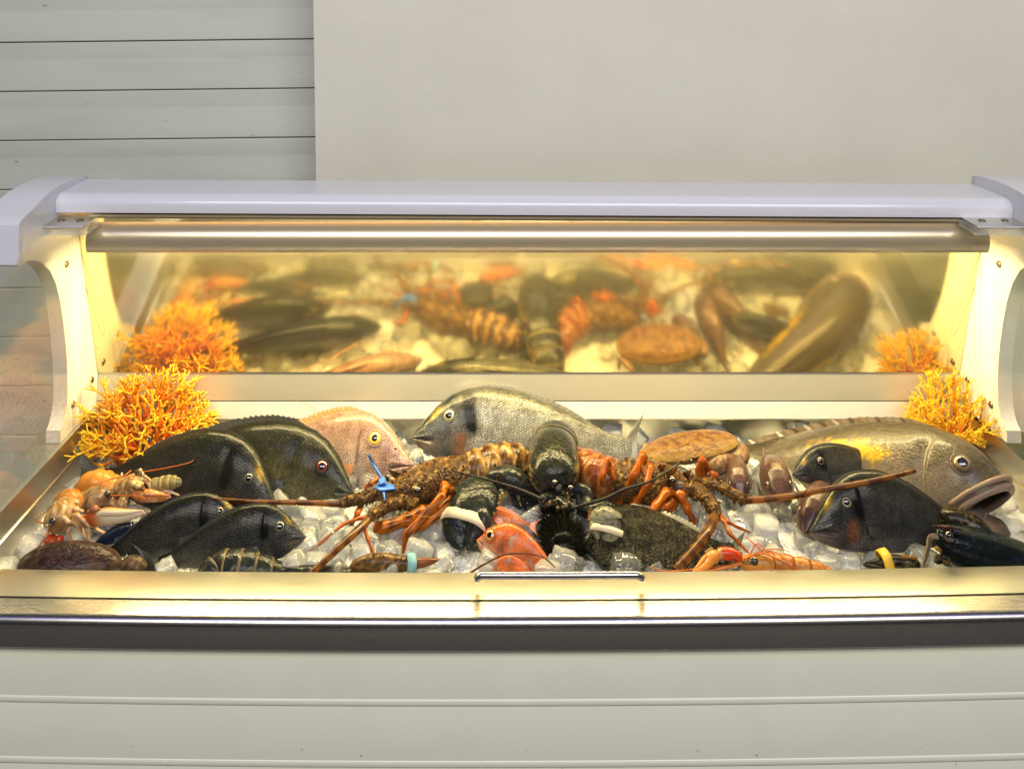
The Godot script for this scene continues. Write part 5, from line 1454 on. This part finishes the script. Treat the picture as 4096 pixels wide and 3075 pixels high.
func prawns() -> void:
	var up := Vector3(0, 1, 0.2)
	var tc := func(t: float, a: float, p: Vector3, f: float) -> Color: return mixc(prawncol(t, a, p), Color(0.40, 0.10, 0.012), sm(0.74, 0.9, f))
	# front right
	var r := prawn("orange langoustine with a red-tipped arm along the front rim below the turbot", [D(1830, 1365, 0.022), D(1780, 1365, 0.024), D(1680, 1365, 0.024), D(1590, 1350, 0.022), D(1520, 1345, 0.020)], [D(1830, 1362, 0.022), E(130, 1310, 0.024), E(330, 1330, 0.024), E(520, 1365, 0.018), E(650, 1400, 0.008)], [0.0125, 0.0135, 0.012, 0.008, 0.002], [0.0125, 0.0125, 0.0115, 0.010, 0.007], up, D(1700, 1338, 0.036), tc, func(t: float, a: float, p: Vector3) -> Color: return mixc(prawncol(t, a, p), Color(0.64, 0.28, 0.05), 0.5))
	var b := MB.new(); loft(b, resample([D(1590, 1330, 0.028), D(1540, 1290, 0.032), D(1470, 1275, 0.034), D(1400, 1275, 0.034)], 14), resample([0.005, 0.0075, 0.0085, 0.007], 14), resample([0.005, 0.0075, 0.0085, 0.007], 14), up, 16, func(t: float, a: float, p: Vector3) -> Color: return mixc(Color(0.64, 0.05, 0.012), Color(0.7, 0.36, 0.12), sm(0.75, 1.0, t)))
	var rows := b.rows
	part("arm", b, M.prawn, r)
	b = MB.new(); spikes(b, rows, 26, 0.002, 0.005, 0.002, Color(0.6, 0.2, 0.06), Color(0.75, 0.6, 0.4), 0.1, 0.95); part("arm_spines", b, M.prawn, r)
	pincer(r, D(1400, 1270, 0.034), D(1330, 1320, 0.032), D(1190, 1440, 0.026), D(1330, 1290, 0.035) - D(1370, 1370, 0.028), 0.0082, 0.006, func(t: float, a: float, p: Vector3) -> Color: return mixc(Color(0.66, 0.24, 0.05), Color(0.75, 0.5, 0.25), sm(-0.3, 0.6, sin(a))), M.prawn, 0.1)
	feeler(r, "beak", [D(1600, 1350, 0.026), D(1480, 1385, 0.024), D(1330, 1415, 0.022), D(1180, 1425, 0.022)], 0.0030, 0.0008, func(t: float, a: float, p: Vector3) -> Color: return Color(0.6, 0.19, 0.03), M.prawn, 20, 8)
	for q in [[D(1600, 1330, 0.035), D(1760, 1250, 0.045), D(1900, 1240, 0.045), D(2000, 1260, 0.035)], [D(1620, 1320, 0.038), E(100, 1240, 0.048), E(300, 1320, 0.04), E(440, 1400, 0.03)], [D(1640, 1330, 0.036), E(60, 1160, 0.05), E(180, 1260, 0.045), E(400, 1380, 0.03)], [D(1600, 1340, 0.03), E(160, 1220, 0.044), E(290, 1290, 0.04), E(330, 1390, 0.03)], [D(1780, 1270, 0.04), E(0, 1130, 0.045), E(-60, 1080, 0.04)], [D(1500, 1370, 0.02), D(1000, 1420, 0.03), D(835, 1385, 0.03)]]:
		feeler(r, "feeler", q, 0.0011, 0.0005, func(t: float, a: float, p: Vector3) -> Color: return Color(0.55, 0.13, 0.02), M.wet, 26, 6)
	# left corner, facing the front
	r = prawn("cream and orange langoustine with a black eye facing out beside the tray's steel side wall", [F1(520, 790, 0.034), F1(470, 850, 0.040), F1(400, 910, 0.040), F1(320, 950, 0.036), F1(235, 995, 0.030)], [F1(530, 780, 0.034), F1(555, 730, 0.040), F1(545, 690, 0.042), F1(470, 680, 0.034), F1(420, 720, 0.020)], [0.018, 0.021, 0.020, 0.014, 0.003], [0.0185, 0.018, 0.016, 0.013, 0.010], Vector3(-0.3, 1, 0.3), F1(335, 935, 0.062), tc, prawnhead)
	pincer(r, F1(720, 930, 0.038), F1(950, 880, 0.046), F1(1480, 830, 0.050), Vector3(0, 1, 0.15), 0.0125, 0.0105, prawnclaw, M.prawn, 0.05)
	b = MB.new(); loft(b, resample([F1(600, 930, 0.030), F1(680, 940, 0.034), F1(760, 920, 0.038)], 10), resample([0.005, 0.007, 0.009], 10), resample([0.005, 0.007, 0.009], 10), up, 14, func(t: float, a: float, p: Vector3) -> Color: return mixc(Color(0.7, 0.5, 0.25), Color(0.55, 0.1, 0.02), sm(0.4, 1.0, t)))
	ball(b, F1(850, 790, 0.058), Vector3.RIGHT * 0.007, Vector3.UP * 0.006, Vector3.BACK * 0.006, Color(0.4, 0.13, 0.06), 12, 8)
	part("arm", b, M.prawn, r)
	for q in [[F1(560, 730, 0.045), F1(500, 745, 0.055), F1(640, 790, 0.052), F1(720, 815, 0.045)], [F1(520, 860, 0.04), F1(640, 860, 0.05), F1(720, 930, 0.046), F1(800, 1020, 0.036)], [F1(450, 960, 0.03), F1(550, 960, 0.034), F1(520, 1060, 0.026), F1(570, 1180, 0.01)], [F1(500, 930, 0.03), F1(620, 980, 0.03), F1(690, 1040, 0.02), F1(750, 1150, 0.01)], [F1(700, 960, 0.03), F1(770, 1050, 0.022), F1(770, 1120, 0.014), F1(800, 1190, 0.006)], [F1(800, 960, 0.03), F1(880, 1040, 0.02), F1(985, 1085, 0.014)], [F1(560, 700, 0.05), F1(620, 690, 0.056), F1(650, 720, 0.05)], [F1(450, 870, 0.05), F1(520, 940, 0.046), F1(590, 950, 0.04), F1(700, 1060, 0.02)]]:
		leg(r, "leg", q, 0.0037, 0.0020, creamleg, M.prawn)
	b = MB.new(); tube(b, [F1(320, 1170, 0.02), F1(300, 1195, 0.022), F1(380, 1180, 0.022), F1(440, 1160, 0.02)], 0.009, 0.006, 14, Color(0.52, 0.04, 0.012), 14)
	rows = b.rows
	for k in 16: spike(b, F1(rng.randf_range(260, 400), rng.randf_range(1140, 1250), 0.034), Vector3(rng.randf_range(-1, 0.4), 0.4, 0.8), 0.004, 0.0018, Color(0.7, 0.4, 0.2), Color(0.8, 0.7, 0.55))
	part("claw_knuckle", b, M.prawn, r)
	for q in [[F1(240, 970, 0.034), F1(140, 920, 0.036), F1(240, 830, 0.044), F1(380, 765, 0.050), F1(510, 735, 0.052)], [F1(300, 1020, 0.036), F1(270, 1130, 0.03), F1(210, 1270, 0.016)], [F1(290, 1040, 0.036), F1(220, 1170, 0.03), F1(120, 1300, 0.014)]]:
		feeler(r, "feeler", q, 0.0012, 0.0006, func(t: float, a: float, p: Vector3) -> Color: return Color(0.55, 0.16, 0.03), M.wet, 24, 6)
	# orange curled tail, legs and claw behind it
	r = prawn("langoustine with a curled orange tail lying over the dark bream's tail", [F1(1130, 540, 0.040), F1(1230, 530, 0.046), F1(1320, 490, 0.052), F1(1380, 440, 0.060), F1(1420, 380, 0.066)], [F1(1140, 545, 0.038), F1(1040, 510, 0.044), F1(920, 470, 0.048), F1(800, 470, 0.046), F1(710, 530, 0.034), F1(660, 640, 0.018)], [0.014, 0.015, 0.015, 0.012, 0.004], [0.0155, 0.018, 0.019, 0.017, 0.013, 0.008], Vector3(0, 1, 0.3), Vector3.ZERO, func(t: float, a: float, p: Vector3, f: float) -> Color: return mixc(Color(0.66, 0.25, 0.03), Color(0.70, 0.42, 0.12), sm(0.8, 0.95, f) + 0.3 * nz.get_noise_3dv(p * 150.0)), prawnhead)
	pincer(r, F1(1320, 590, 0.046), F1(1480, 620, 0.046), F1(1790, 640, 0.046), Vector3(0, 1, 0.2), 0.010, 0.009, func(t: float, a: float, p: Vector3) -> Color: return mixc(Color(0.62, 0.2, 0.04), Color(0.72, 0.42, 0.2), sm(0.0, 0.3, nz.get_noise_3dv(p * 160.0))), M.prawn, 0.1)
	for q in [[F1(1200, 560, 0.04), F1(1170, 440, 0.056), F1(1190, 335, 0.066)], [F1(1330, 560, 0.04), F1(1190, 440, 0.056), F1(1340, 535, 0.05)], [F1(1400, 480, 0.05), F1(1440, 490, 0.055), F1(1480, 570, 0.05)], [F1(1430, 420, 0.06), F1(1500, 450, 0.06), F1(1560, 540, 0.05), F1(1600, 470, 0.056), F1(1650, 560, 0.046)], [F1(1600, 560, 0.045), F1(1730, 560, 0.048), F1(1800, 580, 0.046), F1(1900, 620, 0.042)], [F1(1560, 540, 0.048), F1(1620, 580, 0.046), F1(1700, 575, 0.044)], [F1(1760, 600, 0.045), F1(1830, 540, 0.046), F1(1920, 550, 0.044), F1(1960, 615, 0.036)], [F1(1410, 300, 0.07), F1(1440, 360, 0.07), F1(1550, 440, 0.062)]]:
		leg(r, "leg", q, 0.0032, 0.0018, creamleg, M.prawn)
	b = MB.new()
	for k in 12: spike(b, F1(rng.randf_range(1300, 1450), rng.randf_range(300, 380), 0.068), Vector3(rng.randf_range(-1, 1), rng.randf_range(0, 1), 0.5), 0.011, 0.0022, Color(0.68, 0.5, 0.22), Color(0.75, 0.6, 0.3))
	for k in 14: ball(b, F1(rng.randf_range(1320, 1430), rng.randf_range(400, 510), 0.064), Vector3.RIGHT * 0.005, Vector3.UP * 0.004, Vector3.BACK * 0.004, Color(0.62, 0.48, 0.2), 8, 6)
	part("mouthparts", b, M.prawn, r)
	for q in [[F1(1450, 330, 0.07), F1(1750, 280, 0.078), F1(2030, 210, 0.085), A(1310, 700, 0.088), A(1410, 620, 0.09)], [F1(1300, 310, 0.07), F1(1200, 385, 0.068), F1(1040, 420, 0.066), F1(930, 470, 0.066), F1(900, 570, 0.05)]]:
		feeler(r, "feeler", q, 0.0011, 0.0005, func(t: float, a: float, p: Vector3) -> Color: return Color(0.5, 0.12, 0.02), M.wet, 30, 6)
	# brown one between them
	r = prawn("brownish langoustine with folded toothed claw, under the curled orange tail", [F1(760, 690, 0.03), F1(860, 670, 0.036), F1(950, 640, 0.040), F1(1030, 620, 0.040), F1(1090, 620, 0.036)], [F1(770, 690, 0.03), F1(700, 700, 0.034), F1(640, 720, 0.03), F1(620, 760, 0.02)], [0.016, 0.018, 0.015, 0.009, 0.003], [0.016, 0.014, 0.012, 0.009], up, F1(1010, 598, 0.058), func(t: float, a: float, p: Vector3, f: float) -> Color: return Color(0.42, 0.23, 0.08), func(t: float, a: float, p: Vector3) -> Color: return blotch(Color(0.34, 0.21, 0.10), Color(0.16, 0.09, 0.05), Color(0.5, 0.36, 0.16), p))
	b = MB.new(); loft(b, resample([F1(1230, 640, 0.04), F1(1210, 700, 0.038), F1(1170, 760, 0.034), F1(1130, 800, 0.028)], 14), resample([0.006, 0.0095, 0.009, 0.003], 14), resample([0.006, 0.0095, 0.009, 0.003], 14), up, 14, func(t: float, a: float, p: Vector3) -> Color: return blotch(Color(0.36, 0.22, 0.11), Color(0.2, 0.12, 0.06), Color(0.55, 0.42, 0.24), p))
	rows = b.rows
	spikes(b, rows, 24, 0.002, 0.004, 0.0016, Color(0.5, 0.4, 0.25), Color(0.6, 0.5, 0.3))
	part("claw", b, M.prawn, r)
	for k in 4: leg(r, "leg", [F1(960, 660 + 25 * k, 0.036), F1(1060, 640 + 30 * k, 0.044), F1(1150, 680 + 32 * k, 0.034), F1(1190, 760 + 20 * k, 0.02)], 0.0034, 0.002, func(t: float, a: float, p: Vector3) -> Color: return Color(0.22, 0.13, 0.08), M.prawn)
	feeler(r, "feeler", [F1(1060, 620, 0.05), F1(1180, 622, 0.056), F1(1380, 630, 0.06), F1(1480, 670, 0.056)], 0.0012, 0.0006, func(t: float, a: float, p: Vector3) -> Color: return Color(0.55, 0.13, 0.03), M.wet, 24, 6)
	# greenish shrimp tail
	r = prawn("pale greenish shrimp with a pointed tail lying on the dark bream's cheek", [F1(1650, 500, 0.050), F1(1600, 500, 0.050), F1(1560, 505, 0.046), F1(1530, 510, 0.042)], [F1(1640, 495, 0.050), F1(1720, 470, 0.054), F1(1810, 455, 0.056), F1(1900, 450, 0.056), F1(1990, 440, 0.056), F1(2080, 410, 0.058)], [0.010, 0.011, 0.009, 0.004], [0.0105, 0.011, 0.010, 0.0085, 0.006, 0.003], up, Vector3.ZERO, func(t: float, a: float, p: Vector3, f: float) -> Color: return mixc(Color(0.30, 0.25, 0.10), Color(0.42, 0.30, 0.12), sm(0.75, 0.9, f)), func(t: float, a: float, p: Vector3) -> Color: return Color(0.32, 0.27, 0.11))
	feeler(r, "feeler", [F1(2040, 430, 0.058), A(1320, 830, 0.064), A(1415, 785, 0.068)], 0.0022, 0.0006, func(t: float, a: float, p: Vector3) -> Color: return Color(0.42, 0.10, 0.03), M.wet, 20, 6)

func crabs() -> void:
	var X := Vector3(0.985, 0.13, -0.06).normalized()
	var Y := Vector3(-0.13, 0.975, -0.14)
	Y = (Y - X * Y.dot(X)).normalized()
	var c := at(1490, 968, 1.435)
	var cols := [Color(0.16, 0.075, 0.02), Color(0.085, 0.033, 0.010), Color(0.22, 0.12, 0.035), Color(0.30, 0.18, 0.045), Color(0.2, 0.12, 0.05)]
	var r := shell_of_crab("brown_crab", "orange brown crab with a pie-crust edge propped up on ice behind the orange-legged lobster", c, X, Y, 0.082, 0.046, 0.022, cols)
	var clawc := func(t: float, a: float, p: Vector3) -> Color: return blotch(Color(0.22, 0.125, 0.06), Color(0.13, 0.065, 0.03), Color(0.3, 0.19, 0.09), p, 60.0)
	var b := MB.new(); loft(b, resample([D(1560, 400, 0.05), D(1585, 440, 0.05), D(1560, 480, 0.05), D(1480, 500, 0.05)], 16), resample([0.010, 0.015, 0.015, 0.012], 16), resample([0.010, 0.015, 0.015, 0.012], 16), Vector3(0, 1, 0.3), 18, clawc); part("arm", b, M.crab, r)
	b = MB.new(); loft(b, resample([D(1490, 490, 0.052), D(1420, 510, 0.052), D(1350, 550, 0.048), D(1320, 600, 0.04)], 18), resample([0.012, 0.018, 0.017, 0.008], 18), resample([0.012, 0.017, 0.016, 0.008], 18), Vector3(0, 1, 0.3), 20, clawc); part("claw", b, M.crab, r)
	leg(r, "leg", [D(860, 380, 0.04), D(800, 400, 0.044), D(765, 450, 0.04), D(750, 520, 0.02)], 0.008, 0.004, clawc, M.crab)
	leg(r, "leg", [D(920, 520, 0.03), D(860, 520, 0.034), D(800, 520, 0.03)], 0.008, 0.005, clawc, M.crab)
	# dark crab at the front rim
	X = Vector3(0.99, -0.06, -0.1).normalized()
	Y = Vector3(0.06, 0.90, 0.42)
	Y = (Y - X * Y.dot(X)).normalized()
	cols = [Color(0.060, 0.030, 0.024), Color(0.028, 0.014, 0.014), Color(0.10, 0.055, 0.04), Color(0.15, 0.085, 0.04), Color(0.10, 0.06, 0.03)]
	r = shell_of_crab("brown_crab", "dark purplish crab humped against the front rim beside the cream langoustine", at(152, 1222, 1.207), X, Y, 0.071, 0.034, 0.030, cols, M.shellgloss)
	var dk := func(t: float, a: float, p: Vector3) -> Color: return blotch(Color(0.11, 0.065, 0.03), Color(0.05, 0.028, 0.02), Color(0.2, 0.13, 0.06), p, 90.0)
	b = MB.new(); loft(b, resample([F1(1220, 1500, 0.012), F1(1280, 1480, 0.016), F1(1380, 1480, 0.016), F1(1470, 1530, 0.010)], 14), resample([0.009, 0.0125, 0.012, 0.006], 14), resample([0.009, 0.0125, 0.011, 0.006], 14), Vector3(0, 1, 0.3), 16, dk); part("claw", b, M.crab, r)

func decor() -> void:
	coral("coral", "bushy yellow coral with an orange base beside the big dark bream", at(318, 972, 1.475), Vector3(0.195, 0.145, 0.14), 36, 3)
	coral("coral", "narrow upright yellow coral behind the grouper's back", at(2056, 944, 1.500), Vector3(0.060, 0.108, 0.055), 44, 8)
	urchin("black sea urchin under the lobster's mouth, in front of its legs", F3(1400, 1120, 0.016), 0.022, 0.017, 700, 4)
	urchin("large black sea urchin with long spines between the red fish and the turbot", F3(1520, 1400, 0.010), 0.028, 0.022, 1000, 5)
	var meshes := []
	var st := mat(L(0.30, 0.30, 0.25), 0.18)
	for k in 2:
		var b := MB.new()
		ball(b, Vector3.ZERO, Vector3(0.026, 0, 0), Vector3(0, 0.020, 0), Vector3(0, 0, 0.02), Color.WHITE, 24, 16)
		for i in b.v.size():
			var p := b.v[i]
			b.v[i] = p * (1.0 + 0.28 * nz.get_noise_3dv(p * 900.0 + Vector3(k * 50, 0, 0)) + 0.08 * fine.get_noise_3dv(p * 1500.0))
		meshes.append(b.mesh(Vector3.ZERO, M.ice))
	for q in [[C(1400, 1420, 0.012), 0, "lump of grey wet ice behind the middle of the steel handle"], [C(1860, 1415, 0.012), 1, "lump of grey ice on the turbot beside the end of the steel handle"]]:
		var o := MeshInstance3D.new()
		o.mesh = meshes[q[1]]
		o.name = numbered("ice_lump")
		add_child(o)
		o.position = q[0]
		o.scale = Vector3.ONE * (1.05 if q[1] == 0 else 0.85)
		tag(o, q[2], "ice lump")

func lamp(called: String, from: Vector3, to: Vector3, size: Vector2, col: Color, energy: float) -> void:
	var l := AreaLight3D.new()
	l.name = called
	add_child(l, true)
	l.area_size = size
	l.light_color = col
	l.light_energy = energy
	l.shadow_enabled = true
	l.look_at_from_position(from, to, Vector3.FORWARD if absf((to - from).normalized().y) > 0.95 else Vector3.UP)

func _ready() -> void:
	rng.seed = 7
	nz.seed = 3
	nz.noise_type = FastNoiseLite.TYPE_SIMPLEX_SMOOTH
	nz.frequency = 1.0
	nz.fractal_type = FastNoiseLite.FRACTAL_FBM
	nz.fractal_octaves = 3
	fine.seed = 9
	fine.noise_type = FastNoiseLite.TYPE_SIMPLEX
	fine.frequency = 1.0
	fine.fractal_octaves = 2
	# camera: eye height, level, the lens shifted down and a little to the right
	var cam := Camera3D.new()
	cam.name = "camera"
	add_child(cam)
	cam.position = Vector3(0, EYE, 0)
	cam.set_frustum(0.05 * 3075.0 / 3435.0, Vector2(130.0 / 3435.0, -1557.5 / 3435.0) * 0.05, 0.05, 60.0)
	cam.current = true
	var env := WorldEnvironment.new()
	env.name = "environment"
	var e := Environment.new()
	e.background_mode = Environment.BG_COLOR
	e.background_color = Color(0.52, 0.54, 0.58)
	e.background_energy_multiplier = 0.15
	e.tonemap_mode = Environment.TONE_MAPPER_LINEAR
	e.tonemap_exposure = 1.0
	e.sdfgi_enabled = true
	e.ssao_enabled = true
	e.ssil_enabled = true
	env.environment = e
	add_child(env)
	# a long lamp under the awning, overhead
	lamp("awning_light", Vector3(0.3, 3.1, 1.0), Vector3(0.3, 0.9, -1.5), Vector2(3.6, 0.9), Color(1.0, 0.985, 0.945), 9.6)
	# the counter's own warm tube
	lamp("counter_lamp", Vector3(0.095, EYE - 0.411, -1.436), Vector3(0.095, 0.5, -1.40), Vector2(1.40, 0.024), Color(1.0, 0.92, 0.67), 1.45)
	# a thin blue neon line overhead, along the awning
	lamp("blue_neon_light", Vector3(0.1, 2.55, -0.15), Vector3(0.1, 0.9, -1.08), Vector2(3.4, 0.016), Color(0.08, 0.14, 1.0), 0.55)
	materials()
	setting()
	counter()
	fishes()
	lobsters()
	prawns()
	crabs()
	decor()
	ice()
